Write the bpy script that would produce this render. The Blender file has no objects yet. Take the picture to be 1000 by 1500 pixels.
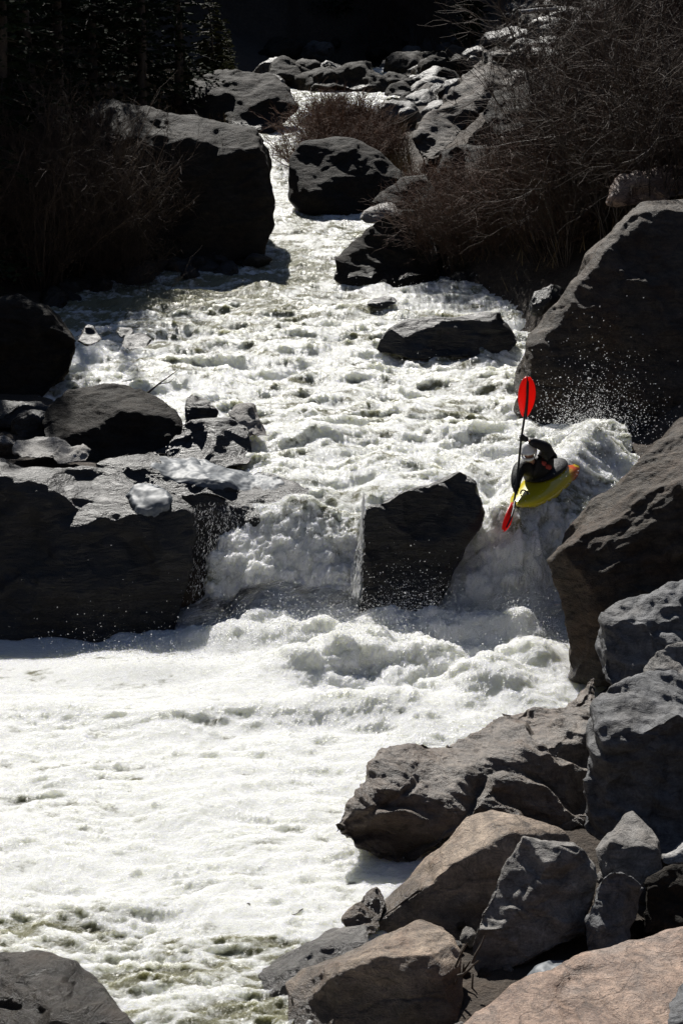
import bpy, bmesh, math, random
import numpy as np
from mathutils import Vector, Matrix

SC = bpy.context.scene
COL = SC.collection
R = math.radians

# ------------------------------------------------------------------ camera
PITCH, FPX, EYE = R(17.0), 2600.0, 9.0
cam_d = bpy.data.cameras.new('camera')
cam_d.sensor_fit = 'VERTICAL'; cam_d.sensor_height = 36; cam_d.lens = 36 * FPX / 1500
cam_d.clip_end = 2000; cam_d.clip_start = 0.1
cam = bpy.data.objects.new('camera', cam_d); COL.objects.link(cam)
cam.location = (0, 0, EYE); cam.rotation_euler = (R(90) - PITCH, 0, 0)
SC.camera = cam
# ------------------------------------------------------------------ sky, sun, exposure
SUN_EL, SUN_AZ = R(41), R(-13)          # azimuth measured from +Y towards +X
world = bpy.data.worlds.new('World'); SC.world = world; world.use_nodes = True
wn = world.node_tree; bg = wn.nodes['Background']
sky = wn.nodes.new('ShaderNodeTexSky'); sky.sky_type = 'NISHITA'; sky.sun_disc = False
sky.sun_elevation = SUN_EL; sky.sun_rotation = SUN_AZ; sky.altitude = 2200
wn.links.new(sky.outputs[0], bg.inputs[0]); bg.inputs[1].default_value = 0.05
sun_d = bpy.data.lights.new('sun', 'SUN'); sun_d.energy = 5.0; sun_d.angle = R(0.5); sun_d.color = (1, 0.968, 0.915)
sun = bpy.data.objects.new('sun', sun_d); COL.objects.link(sun)
SUNV = Vector((math.sin(SUN_AZ) * math.cos(SUN_EL), math.cos(SUN_AZ) * math.cos(SUN_EL), math.sin(SUN_EL)))
sun.rotation_euler = SUNV.to_track_quat('Z', 'Y').to_euler()
SC.view_settings.view_transform = 'Standard'; SC.view_settings.look = 'None'
SC.view_settings.exposure = 0.42; SC.view_settings.gamma = 1.0
SC.cycles.use_denoising = True; SC.cycles.denoising_input_passes = 'RGB_ALBEDO_NORMAL'; SC.cycles.denoising_prefilter = 'NONE'; SC.cycles.sample_clamp_indirect = 2.0; SC.cycles.sample_clamp_direct = 12.0; SC.cycles.max_bounces = 8

# ------------------------------------------------------------------ helpers
CP, SP = math.cos(PITCH), math.sin(PITCH)
def ray(px, py):
    a, b = (px - 500) / FPX, (750 - py) / FPX
    return Vector((a, CP + b * SP, -SP + b * CP))
def at(px, py, Y):
    d = ray(px, py); t = Y / d.y
    return Vector((d.x * t, Y, EYE + d.z * t))
def atz(px, py, z):
    d = ray(px, py); t = (z - EYE) / d.z
    return Vector((d.x * t, d.y * t, z))

def tag(o, label=None, cat=None, group=None, kind=None):
    if label: o['label'] = label
    if cat: o['category'] = cat
    if group: o['group'] = group
    if kind: o['kind'] = kind
    return o
def empty(name, loc, label=None, cat=None, group=None):
    o = bpy.data.objects.new(name, None); COL.objects.link(o); o.location = loc
    o.empty_display_size = 0.2
    return tag(o, label, cat, group)
def link(name, me, mat=None, parent=None):
    o = bpy.data.objects.new(name, me); COL.objects.link(o)
    if mat is not None and len(me.materials) == 0: me.materials.append(mat)
    if parent is not None: o.parent = parent
    return o
def copy_tree(o, parent=None):
    c = o.copy(); COL.objects.link(c); c.parent = parent
    for ch in list(o.children): copy_tree(ch, c)
    return c
def mesh_np(name, V, F, smooth=True):
    V = np.asarray(V, np.float32); F = np.asarray(F, np.int32)
    k = F.shape[1]; me = bpy.data.meshes.new(name)
    me.vertices.add(len(V)); me.vertices.foreach_set('co', V.ravel())
    me.loops.add(F.size); me.loops.foreach_set('vertex_index', F.ravel())
    me.polygons.add(len(F)); me.polygons.foreach_set('loop_start', np.arange(0, F.size, k, dtype=np.int32))
    me.polygons.foreach_set('use_smooth', np.full(len(F), smooth))
    me.update(calc_edges=True); me.validate()
    return me

# ---- numpy gradient noise
_r = np.random.RandomState(11)
PERM = _r.permutation(256).astype(np.int32)
_g = _r.normal(size=(256, 3)); GRAD = (_g / np.linalg.norm(_g, axis=1)[:, None]).astype(np.float32)
def perlin(P, f=1.0, seed=0):
    P = np.asarray(P, np.float32) * np.asarray(f, np.float32) + np.float32(seed * 17.31)
    I = np.floor(P).astype(np.int32); Fr = P - I
    U = Fr * Fr * Fr * (Fr * (Fr * 6 - 15) + 10)
    out = 0
    for dx in (0, 1):
        hx = PERM[(I[:, 0] + dx) & 255]; wx = U[:, 0] if dx else 1 - U[:, 0]
        for dy in (0, 1):
            hy = PERM[(hx + I[:, 1] + dy) & 255]; wy = wx * (U[:, 1] if dy else 1 - U[:, 1])
            for dz in (0, 1):
                g = GRAD[PERM[(hy + I[:, 2] + dz) & 255]]
                dot = g[:, 0] * (Fr[:, 0] - dx) + g[:, 1] * (Fr[:, 1] - dy) + g[:, 2] * (Fr[:, 2] - dz)
                out = out + dot * wy * (U[:, 2] if dz else 1 - U[:, 2])
    return out * 1.5
def fbm(P, f=1.0, octs=4, gain=0.5, seed=0):
    s, a = 0, 1.0; f = np.asarray(f, np.float32)
    for i in range(octs):
        s = s + a * perlin(P, f * 2 ** i, seed + i); a *= gain
    return s
def sstep(a, b, x):
    t = np.clip((x - a) / (b - a), 0, 1); return t * t * (3 - 2 * t)

def tubes(name, lines, sides=3):
    """lines: list of (pts Nx3, radii N) -> one mesh of tapered tubes"""
    VV, FF, off = [], [], 0
    ang = np.arange(sides) * 2 * math.pi / sides
    for pts, rad in lines:
        pts = np.asarray(pts, float); n = len(pts)
        t = np.gradient(pts, axis=0); t /= np.linalg.norm(t, axis=1)[:, None] + 1e-9
        ref = np.array([0.31, 0.87, 0.38]) if abs(t[0, 1]) < 0.8 else np.array([1.0, 0.1, 0])
        u = np.cross(t, ref); u /= np.linalg.norm(u, axis=1)[:, None] + 1e-9
        w = np.cross(t, u)
        ring = pts[:, None, :] + (u[:, None, :] * np.cos(ang)[None, :, None] + w[:, None, :] * np.sin(ang)[None, :, None]) * np.asarray(rad)[:, None, None]
        VV.append(ring.reshape(-1, 3))
        i = np.arange(n - 1)[:, None] * sides; j = np.arange(sides)[None, :]; j2 = (j + 1) % sides
        FF.append(np.stack([i + j, i + j2, i + sides + j2, i + sides + j], -1).reshape(-1, 4) + off)
        off += n * sides
    return mesh_np(name, np.concatenate(VV), np.concatenate(FF))

# ------------------------------------------------------------------ materials
class NT:
    def __init__(s, name):
        s.m = bpy.data.materials.new(name); s.m.use_nodes = True; s.t = s.m.node_tree
        s.bsdf = s.t.nodes['Principled BSDF']; s.out = s.t.nodes['Material Output']
    def n(s, typ, **kw):
        nd = s.t.nodes.new('ShaderNode' + typ)
        for k, v in kw.items():
            if k.startswith('i_'): nd.inputs[k[2:].replace('_', ' ')].default_value = v
            else: setattr(nd, k, v)
        return nd
    def l(s, a, b): s.t.links.new(a, b)
    def noise(s, vec, scale, detail=5, rough=0.6, dist=0.0):
        nd = s.n('TexNoise'); nd.inputs['Scale'].default_value = scale; nd.inputs['Detail'].default_value = detail
        nd.inputs['Roughness'].default_value = rough; nd.inputs['Distortion'].default_value = dist
        if vec is not None: s.l(vec, nd.inputs['Vector'])
        return nd.outputs['Fac']
    def ramp(s, fac, stops):
        nd = s.n('ValToRGB'); e = nd.color_ramp.elements
        while len(e) < len(stops): e.new(0.5)
        for k, (p, c) in enumerate(stops):
            e[k].position = p; e[k].color = (*c, 1) if len(c) == 3 else c
        s.l(fac, nd.inputs[0]); return nd.outputs[0]
    def mix(s, fac, a, b, blend='MIX'):
        nd = s.n('Mix', data_type='RGBA', blend_type=blend)
        for sock, v in ((nd.inputs[0], fac), (nd.inputs[6], a), (nd.inputs[7], b)):
            if isinstance(v, (int, float)): sock.default_value = v
            elif isinstance(v, tuple): sock.default_value = (*v, 1)
            else: s.l(v, sock)
        return nd.outputs[2]
    def math(s, op, a, b=None, c=None, clamp=False):
        nd = s.n('Math', operation=op, use_clamp=clamp)
        for i, v in enumerate((a, b, c)):
            if v is None: continue
            if isinstance(v, (int, float)): nd.inputs[i].default_value = v
            else: s.l(v, nd.inputs[i])
        return nd.outputs[0]
    def bump(s, h, strength, dist, prev=None):
        nd = s.n('Bump'); nd.inputs['Strength'].default_value = strength; nd.inputs['Distance'].default_value = dist
        s.l(h, nd.inputs['Height'])
        if prev is not None: s.l(prev, nd.inputs['Normal'])
        return nd.outputs[0]

def g3(v): return (v, v, v)
def rock_mat(name, c_lo, c_hi, c_stain, stain=0.5, rough=(0.5, 0.8), wet_all=0.0, scale=1.0, spec=0.5, bk=1.0):
    k = NT(name); b = k.bsdf
    tc = k.n('TexCoord').outputs['Object']
    mp = k.n('Mapping'); mp.inputs['Rotation'].default_value = (0.5, 0.35, 0.2); mp.inputs['Scale'].default_value = (1, 1, 4.5); k.l(tc, mp.inputs[0])
    big = k.noise(tc, 1.3 * scale, 6, 0.62, 0.4)
    lay = k.noise(mp.outputs[0], 2.2 * scale, 8, 0.7, 0.6)
    fine = k.noise(tc, 45 * scale, 5, 0.75)
    speck = k.noise(tc, 140 * scale, 2, 0.6)
    base = k.ramp(lay, [(0.32, c_lo), (0.68, c_hi)])
    st = k.ramp(big, [(0.48, g3(0)), (0.62, g3(stain))])
    base = k.mix(st, base, c_stain)
    gr = k.ramp(fine, [(0.3, g3(0.55)), (0.7, g3(1.35))])
    base = k.mix(1.0, base, gr, 'MULTIPLY')
    sp = k.ramp(speck, [(0.62, g3(1.0)), (0.72, g3(1.5))])
    base = k.mix(0.6, base, sp, 'MULTIPLY')
    mid = k.noise(tc, 8 * scale, 6, 0.72, 0.8)
    base = k.mix(1.0, base, k.ramp(mid, [(0.34, g3(0.5)), (0.5, g3(1.0)), (0.66, g3(1.35))]), 'MULTIPLY')
    wv = k.n('VectorMath', operation='MULTIPLY_ADD'); nzv = k.n('TexNoise'); nzv.inputs['Scale'].default_value = 2.0; k.l(tc, nzv.inputs['Vector'])
    k.l(nzv.outputs['Color'], wv.inputs[0]); wv.inputs[1].default_value = (.9, .9, .9); k.l(mp.outputs[0], wv.inputs[2])
    vo = k.n('TexVoronoi', feature='DISTANCE_TO_EDGE'); vo.inputs['Scale'].default_value = 0.9 * scale; k.l(wv.outputs[0], vo.inputs['Vector'])
    crk = k.ramp(k.math('ADD', vo.outputs['Distance'], k.math('MULTIPLY', mid, 0.03)), [(0.012, g3(0)), (0.034, g3(1))])
    base = k.mix(1.0, base, k.mix(crk, g3(0.68), g3(1)), 'MULTIPLY')
    wet = k.n('Attribute', attribute_name='wet').outputs['Fac']
    wetf = k.math('MAXIMUM', wet, wet_all)
    wb = k.mix(1.0, base, g3(0.4), 'MULTIPLY')
    base = k.mix(wetf, base, wb)
    k.l(base, b.inputs['Base Color'])
    rr = k.n('MapRange'); k.l(fine, rr.inputs[0]); rr.inputs[1].default_value = 0.3; rr.inputs[2].default_value = 0.7
    rr.inputs[3].default_value = rough[0]; rr.inputs[4].default_value = rough[1]
    rg = k.mix(wetf, rr.outputs[0], g3(0.30))
    k.l(rg, b.inputs['Roughness']); b.inputs['Specular IOR Level'].default_value = spec
    n1 = k.bump(lay, 0.8, 0.09); n1 = k.bump(mid, 0.55 * bk, 0.05, n1); n1 = k.bump(crk, 0.4 * bk, 0.02, n1); n2 = k.bump(fine, 0.8 * bk, 0.018, n1); n3 = k.bump(speck, 0.5 * bk, 0.005, n2)
    k.l(n3, b.inputs['Normal'])
    return k.m

M = {}
M['grey'] = rock_mat('grey_granite', (0.12, 0.11, 0.10), (0.33, 0.31, 0.285), (0.13, 0.10, 0.075), 0.5)
M['blue'] = rock_mat('blue_grey_gneiss', (0.085, 0.088, 0.092), (0.20, 0.20, 0.205), (0.10, 0.085, 0.07), 0.35)
M['brown'] = rock_mat('tan_gneiss', (0.15, 0.11, 0.08), (0.42, 0.325, 0.24), (0.19, 0.105, 0.06), 0.6)
M['red'] = rock_mat('reddish_granite', (0.2, 0.13, 0.095), (0.46, 0.32, 0.235), (0.31, 0.27, 0.24), 0.5, rough=(0.4, 0.7))
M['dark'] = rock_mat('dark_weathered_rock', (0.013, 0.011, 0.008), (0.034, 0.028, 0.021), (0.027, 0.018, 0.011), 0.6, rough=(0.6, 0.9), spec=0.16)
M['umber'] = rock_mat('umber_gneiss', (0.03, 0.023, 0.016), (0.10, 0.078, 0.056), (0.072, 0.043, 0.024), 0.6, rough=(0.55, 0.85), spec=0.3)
M['black'] = rock_mat('wet_black_rock', (0.022, 0.02, 0.018), (0.05, 0.046, 0.04), (0.035, 0.028, 0.02), 0.5, wet_all=0.75, bk=0.35, spec=0.4)
M['pale'] = rock_mat('pale_granite', (0.30, 0.29, 0.28), (0.5, 0.49, 0.47), (0.3, 0.27, 0.24), 0.3)
M['slab'] = rock_mat('banded_slab_rock', (0.075, 0.062, 0.05), (0.27, 0.225, 0.185), (0.12, 0.075, 0.045), 0.6, rough=(0.36, 0.62), spec=0.55)
M['talus'] = rock_mat('talus_rock', (0.025, 0.021, 0.017), (0.10, 0.09, 0.08), (0.045, 0.032, 0.023), 0.5, rough=(0.4, 0.7))

def simple(name, col, rough=0.5, var=0.25, scale=30, bump=0.0, metallic=0.0, **kw):
    k = NT(name); b = k.bsdf; tc = k.n('TexCoord').outputs['Object']
    f = k.noise(tc, scale, 4, 0.6)
    g = k.ramp(f, [(0.3, g3(1 - var)), (0.7, g3(1 + var))])
    k.l(k.mix(1.0, col, g, 'MULTIPLY'), b.inputs['Base Color'])
    b.inputs['Roughness'].default_value = rough; b.inputs['Metallic'].default_value = metallic
    for kk, v in kw.items(): b.inputs[kk.replace('_', ' ')].default_value = v
    if bump: k.l(k.bump(f, bump, 0.02), b.inputs['Normal'])
    return k.m
M['bark'] = simple('bark', (0.06, 0.045, 0.034), 0.7, 0.4, 20, 0.6)
M['twig'] = simple('willow_twig', (0.075, 0.036, 0.021), 0.8, 0.4, 6)
M['twiggrey'] = simple('grey_twig', (0.055, 0.036, 0.024), 0.8, 0.4, 6)
M['rust'] = simple('rust_twig', (0.085, 0.04, 0.02), 0.8, 0.4, 6)
M['needle'] = simple('needle_foliage', (0.014, 0.022, 0.010), 0.9, 0.5, 1.5, Specular_IOR_Level=0.1)
M['needle2'] = simple('young_needle_foliage', (0.04, 0.042, 0.016), 0.9, 0.4, 3, Specular_IOR_Level=0.1)
M['grass'] = simple('dry_grass', (0.17, 0.12, 0.055), 0.7, 0.4, 3)

# ground
k = NT('gravelly_ground'); tc = k.n('TexCoord').outputs['Object']
a = k.noise(tc, 0.6, 8, 0.65); f = k.noise(tc, 7, 6, 0.7)
base = k.ramp(a, [(0.3, (0.026, 0.019, 0.012)), (0.55, (0.055, 0.038, 0.024)), (0.75, (0.04, 0.033, 0.024))])
base = k.mix(1.0, base, k.ramp(f, [(0.3, g3(0.5)), (0.7, g3(1.4))]), 'MULTIPLY')
k.l(base, k.bsdf.inputs['Base Color']); k.bsdf.inputs['Roughness'].default_value = 0.85
k.l(k.bump(f, 0.9, 0.12), k.bsdf.inputs['Normal'])
M['ground'] = k.m

# ice
k = NT('ice'); tc = k.n('TexCoord').outputs['Object']
f = k.noise(tc, 14, 5, 0.6, 0.3)
k.l(k.ramp(f, [(0.3, (0.07, 0.08, 0.09)), (0.7, (0.19, 0.205, 0.22))]), k.bsdf.inputs['Base Color'])
k.bsdf.inputs['Roughness'].default_value = 0.55; k.bsdf.inputs['Specular IOR Level'].default_value = 0.3
k.l(k.bump(f, 0.12, 0.02), k.bsdf.inputs['Normal'])
M['ice'] = k.m

# ------------------------------------------------------------------ terrain tables
WT = np.array([(9, 0), (23.4, 0), (23.85, .05), (24.05, .27), (24.35, .70), (24.7, 1.04), (25.1, 1.25), (25.6, 1.37), (28, 1.55), (38.6, 2.2), (44, 2.75),
               (47, 3.15), (50, 3.3), (56, 4.0), (60, 4.2), (66, 4.45), (78, 4.5), (95, 5.0), (300, 12)], float)
WTS = np.array([(-60, 0), (20, 0), (23.3, 0), (26, 1.2), (28, 1.5), (38.6, 2.2), (44, 2.75), (47, 3.15), (50, 3.3), (56, 4.0), (60, 4.2), (78, 4.5), (95, 5.0), (300, 12)], float)
XR = np.array([(9, 0.4), (14, 0.5), (16.5, .9), (19, 2.3), (22, 3.3), (25, 3.8), (28, 3.6), (33, 3.9), (38, 3.3), (40, 2.2), (45, 0.8), (48, -.6), (50, -1.1), (57, -1.0), (61, 1.2), (68, 2.4), (80, 2.4), (300, 2)])
XL = np.array([(9, -7), (21, -7), (23.6, -7), (24.05, -1.9), (24.8, -1.6), (26.5, -1.45), (27.5, -1.5), (28.6, -1.9), (29.8, -4.0), (31, -5.4), (36, -7), (40, -5), (44, -2.6), (48, -3.0), (57, -3.2), (62, -2.6), (70, -3.2), (80, -3), (300, -3)])
XB = np.array([(9, 4.2), (14, 4.2), (16.5, 4.2), (19, 4.4), (22, 4.8), (25, 5), (28, 5), (33, 4.6), (38, 3.6), (40, 2.6), (45, 2.0), (50, 3.2), (60, 4.0), (70, 5), (300, 6)])
XA = np.array([(9, -9), (24, -9), (31, -8.5), (36, -8), (40, -6.5), (44, -5), (48, -5), (57, -4.5), (70, -4), (300, -4)], float)
def tab(T, Y): return np.interp(Y, T[:, 0], T[:, 1])
def ground_z(X, Y):
    X = np.asarray(X, float); Y = np.asarray(Y, float)
    zw = tab(WTS, Y); xl, xr, xb = tab(XL, Y), tab(XR, Y), tab(XB, Y)
    dl = np.maximum(0, xl - X); dr = np.maximum(0, X - xr); db = np.maximum(0, X - xb)
    inside = (X > xl) & (X < xr)
    dep = np.minimum(X - xl, xr - X)
    z = np.where(inside, zw - 1.6 * sstep(0, 0.8, dep) - 0.15, zw - 0.1 + 0.25 * sstep(0, .5, dl + dr))
    da = np.maximum(0, tab(XA, Y) - X); z = z + 0.35 * da + 0.55 * np.maximum(0, da - 4)
    z = z + 0.60 * db
    z = np.where(z > zw + 30, zw + 30 + (z - zw - 30) * 0.25, z)
    far = np.maximum(0, Y - 97); z = z + np.where(far < 30, far * 1.15, 34.5 + (far - 30) * 0.2)
    near = np.maximum(0, 12.6 - Y); z = np.where(near > 0, np.maximum(z, np.minimum(near * 0.6 - 1.0 * (near < 1.7), 7.5 + 0.9 * np.clip(-Y - 6, 0, 70))), z)  # camera embankment; unseen slope behind it added to block sky light on rocks
    return z
def gz(x, y): return float(ground_z(np.array([x]), np.array([y]))[0])
def waterz(x, y): return float(tab(WT, np.array([y]))[0])

xs = np.concatenate([np.linspace(-260, -40, 30), np.linspace(-39, -12, 55), np.linspace(-11.8, 14, 200), np.linspace(14.4, 42, 60), np.linspace(44, 260, 30)])
ys = np.concatenate([np.linspace(-80, -4, 20), np.linspace(-3, 10, 30), np.linspace(10.2, 75, 300), np.linspace(76, 130, 70), np.linspace(134, 420, 40)])
GX, GY = np.meshgrid(xs, ys); Z = ground_z(GX, GY)
P3 = np.stack([GX.ravel(), GY.ravel(), Z.ravel()], 1)
Zn = fbm(P3, 0.12, 3, seed=3) * 1.6 * sstep(9, 24, np.abs(GX.ravel())) * sstep(-2, 10, np.abs(GY.ravel())) + fbm(P3, 0.9, 4, seed=5) * 0.14
P3[:, 2] += Zn
nx, ny = len(xs), len(ys)
idx = np.arange(nx * ny).reshape(ny, nx)
Fq = np.stack([idx[:-1, :-1], idx[:-1, 1:], idx[1:, 1:], idx[1:, :-1]], -1).reshape(-1, 4)
tag(link('ground', mesh_np('ground', P3, Fq), M['ground']), kind='structure')

# ------------------------------------------------------------------ river water
def build_water():
    Ys = [11.0]
    while Ys[-1] < 84:
        y = Ys[-1]; Ys.append(y + (0.016 if 23.4 < y < 25.4 else max(0.02, 0.0016 * y)))
    Ys = np.array(Ys); NX = 640
    u = np.linspace(0, 1, NX)
    xl = np.maximum(tab(XL, Ys) - 1.0, -6.2 - 0.16 * np.maximum(0, Ys - 23)); xr = tab(XR, Ys) + 1.0
    X = xl[:, None] + (xr - xl)[:, None] * u[None, :]; Y = np.repeat(Ys[:, None], NX, 1)
    sh = X.shape
    q = np.stack([X.ravel(), Y.ravel(), np.zeros(X.size)], 1)
    w1 = perlin(q, 0.55, 1).reshape(sh); w2 = perlin(q, 1.7, 2).reshape(sh)
    # lip of the fall wanders: left chute bulges towards the viewer
    lip = 0.18 * w1 + 0.08 * w2 + 0.30 * np.exp(-((X + 0.75) / 0.8) ** 2) - 0.1
    fade = np.exp(-((Y - 24.6) / 1.3) ** 2)
    Z = tab(WT, (Y + lip * fade).ravel()).reshape(sh)
    def gauss(px, py, z, rx, ry, h):
        c = atz(px, py, z); return h * np.exp(-((X - c.x) / rx) ** 2 - ((Y - c.y) / ry) ** 2)
    for g in [(440, 965, .2, .55, .45, .40), (540, 945, .2, .5, .4, .34), (630, 960, .2, .5, .45, .44), (710, 990, .2, .5, .45, .42), (580, 1030, .1, .6, .4, .30), (480, 1035, .1, .5, .35, .22),
              (780, 950, .2, .5, .7, .34), (380, 1010, .1, .8, .6, .20), (650, 1060, .1, .7, .5, .15), (760, 1020, .1, .5, .5, .2),
              (445, 800, .8, .5, .5, .20), (720, 800, .8, .35, .4, .12), (470, 915, .3, .9, .30, .32), (620, 905, .3, .9, .30, .36), (750, 905, .3, .5, .30, .30), (330, 925, .15, .7, .35, .26), (400, 900, .25, .45, .3, .22), (560, 892, .3, .6, .25, .22), (230, 985, 0, 1.2, .35, .16), (90, 1040, 0, 1.0, .3, .10), (300, 1050, 0, .9, .3, .12),
              (860, 660, 1.5, .8, .7, .30), (930, 655, 1.6, .6, .6, .25), (700, 640, 1.6, .9, .35, .25), (560, 640, 1.6, .8, .35, .22), (450, 640, 1.6, .7, .3, .16),
              (640, 590, 1.8, 1.0, .4, .16), (500, 570, 1.8, .8, .4, .12), (720, 560, 1.8, .6, .5, .14), (560, 690, 1.4, .8, .4, .14), (420, 730, 1.3, .5, .5, .12),
              (640, 530, 1.9, 1.0, .5, -.10), (640, 655, 1.5, 1.6, .25, -.12), (720, 715, 1.4, .22, .45, -.28),
              (370, 1345, .05, .5, .2, .05), (180, 1330, 0, 1.2, .2, .06)]:
        Z = Z + gauss(*g)
    # region weights
    boil = np.exp(-((X - 0.9) / 2.1) ** 2 - ((Y - 22.3) / 1.6) ** 2)
    boil = np.maximum(boil, 0.65 * np.exp(-((X + 1.1) / 2.4) ** 2 - ((Y - 23.6) / 0.7) ** 2))
    boil = np.maximum(boil, 0.9 * np.exp(-((X - .9) / 2.2) ** 2 - ((Y - 23.4) / 0.4) ** 2))
    fall = sstep(23.8, 24.15, Y) * (1 - sstep(24.8, 25.4, Y))
    up = sstep(24.8, 25.5, Y); pool = 1 - sstep(20.0, 22.8, Y)
    low = 1 - sstep(14.6, 16.2, Y + 0.1 * X + 0.6 * w1)
    far = sstep(34, 42, Y)
    q[:, 2] = Z.ravel()
    A0 = 0.03 * pool + 0.10 * boil + 0.12 * up * (1 - 0.4 * far)
    Z = Z + A0 * fbm(q, np.array([0.7, 1.2, 1.0]), 3, 0.5, seed=21).reshape(sh)
    def ridged(P, f, octs, gain, seed):
        """sharp crests, round troughs"""
        s, a, pr = 0, 1.0, 1.0
        for i in range(octs):
            r_ = (1 - np.abs(perlin(P, np.asarray(f, float) * 2 ** i, seed + i)) * 1.5); s = s + a * r_ * pr; pr = np.clip(r_, .25, 1); a *= gain
        return s
    def billow(P, f, octs, gain, seed):
        s, a = 0, 1.0
        for i in range(octs):
            s = s + a * np.sqrt(perlin(P, np.asarray(f, float) * 2 ** i, seed + i) ** 2 + 0.012); a *= gain
        return s
    # domain warp so that crests curl and wander
    wp = np.stack([perlin(q, 0.9, 201), perlin(q, 0.9, 202), perlin(q, 0.9, 203)], 1)
    qw = q + wp * 0.35
    Rw = ridged(qw, np.array([0.75, 1.6, 1.0]), 3, 0.55, 31).reshape(sh)
    Z = Z + (0.13 * up * (1 - 0.45 * far) + 0.02 * pool * (1 - low) + 0.03 * low) * (Rw - 1.0)
    ed_ = np.maximum(tab(XL, Ys)[:, None] - X, 0)
    Z = Z - 0.75 * sstep(0, 0.5, ed_) * ((Y > 24) & (Y < 29.6))
    kb, ks = at(757, 747, 24.72), at(846, 668, 26.45)
    dv_ = kb - ks; tt = np.clip(((X - ks.x) * dv_.x + (Y - ks.y) * dv_.y) / (dv_.x ** 2 + dv_.y ** 2), -.2, 1.02)
    ds = np.hypot(X - ks.x - dv_.x * tt, Y - ks.y - dv_.y * tt)
    wk = np.exp(-(ds / .55) ** 2) * .9
    Z = Z * (1 - wk) + wk * (ks.z + dv_.z * tt + .05 + .33 * (1 - tt))
    def grid_normals(Px):
        du = np.gradient(Px, axis=1); dv = np.gradient(Px, axis=0)
        n = np.cross(du, dv); return n / (np.linalg.norm(n, axis=2)[..., None] + 1e-9)
    Pn = np.stack([X, Y, Z], 2)
    nrm = grid_normals(Pn); q = Pn.reshape(-1, 3)
    B1 = billow(q, np.array([1.0, 1.25, 1.1]), 2, 0.55, 41).reshape(sh)
    Pn = Pn + nrm * ((0.42 * boil + 0.15 * fall) * (B1 - 0.4))[..., None]
    nrm = grid_normals(Pn); q = Pn.reshape(-1, 3); qw = q + wp * 0.25
    B2 = billow(q, np.array([3.0, 3.6, 3.2]), 5, 0.6, 51).reshape(sh)
    R2 = ridged(qw, np.array([1.9, 4.0, 3.0]), 5, 0.6, 301).reshape(sh)
    Bf = ridged(q, np.array([4.5, 1.0, 1.0]), 4, 0.62, 61).reshape(sh)
    hi = perlin(q, np.array([16., 22., 16.]), 401).reshape(sh)
    d2 = 0.13 * boil * (B2 - 0.45) + 0.055 * fall * (Bf - 1.2) + 0.09 * fall * (B2 - .45)
    calm = np.clip(1 - boil - fall, 0, 1)
    d2 = d2 + (0.034 * up * (1 - .3 * far) + 0.042 * pool + 0.02 * low) * calm * (R2 - 1.1) + (0.006 + 0.010 * np.clip(boil + up, 0, 1)) * hi
    Pn = Pn + nrm * d2[..., None]
    q = Pn.reshape(-1, 3); qs = q + wp * 0.3
    # foam cover: drawn-out patches and filaments
    fn = fbm(qs, np.array([0.55, 1.4, 1.0]), 4, 0.6, seed=81).reshape(sh)
    fl = 1 - np.abs(fbm(qs, np.array([1.6, 3.6, 2.0]), 4, 0.62, seed=91).reshape(sh)) * 2.2
    fs = fbm(q, np.array([7.0, 13.0, 7.0]), 3, 0.6, seed=95).reshape(sh)
    foot = np.exp(-((Y - 23.6) / 0.6) ** 2)
    poolb = 1 - sstep(23.2, 23.9, Y); bias = 0.90 * poolb + 0.88 * boil + 0.66 * fall + 0.56 * up * (1 - 0.2 * far)
    bias = np.maximum(bias, 0.85 * foot); bias = np.clip(bias, 0, 0.95) * (1 - 0.62 * low)
    bias = bias - gauss(250, 436, 2.25, 2.6, 2.6, .55) - gauss(430, 378, 2.6, .8, 1.2, .4)  # foam thinned here to darken the water, standing in for the boulder's shadow
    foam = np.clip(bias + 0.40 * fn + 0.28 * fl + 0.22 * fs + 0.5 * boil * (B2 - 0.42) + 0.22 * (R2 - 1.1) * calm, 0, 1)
    F = np.arange(sh[0] * sh[1]).reshape(sh)
    Fq = np.stack([F[:-1, :-1], F[:-1, 1:], F[1:, 1:], F[1:, :-1]], -1).reshape(-1, 4)
    me = mesh_np('river', Pn.reshape(-1, 3), Fq)
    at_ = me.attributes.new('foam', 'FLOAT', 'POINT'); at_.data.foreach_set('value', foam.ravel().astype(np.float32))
    return me, Pn, foam

k = NT('white_water'); b = k.bsdf
geo = k.n('NewGeometry').outputs['Position']
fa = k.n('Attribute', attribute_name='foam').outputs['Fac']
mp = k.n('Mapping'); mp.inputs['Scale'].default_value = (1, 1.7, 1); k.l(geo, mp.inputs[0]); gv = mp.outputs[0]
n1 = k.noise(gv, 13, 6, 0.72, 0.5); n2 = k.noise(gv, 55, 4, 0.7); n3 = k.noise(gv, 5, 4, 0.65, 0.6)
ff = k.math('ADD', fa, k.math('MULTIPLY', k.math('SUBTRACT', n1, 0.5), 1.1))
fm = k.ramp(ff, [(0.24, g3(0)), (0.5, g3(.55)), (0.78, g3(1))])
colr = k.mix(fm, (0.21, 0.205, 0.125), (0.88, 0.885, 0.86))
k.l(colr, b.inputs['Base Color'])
k.l(k.mix(fm, g3(0.14), g3(0.36)), b.inputs['Roughness'])
bn = k.bump(n3, 0.5, 0.06); bn = k.bump(n1, 0.9, 0.045, bn); bn = k.bump(n2, 1.0, 0.02, bn)
b.inputs['IOR'].default_value = 1.33; b.inputs['Specular IOR Level'].default_value = 0.5
b.inputs['Subsurface Weight'].default_value = 0.9
b.inputs['Subsurface Radius'].default_value = (1.0, 1.0, 0.8); b.inputs['Subsurface Scale'].default_value = 0.25
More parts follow.
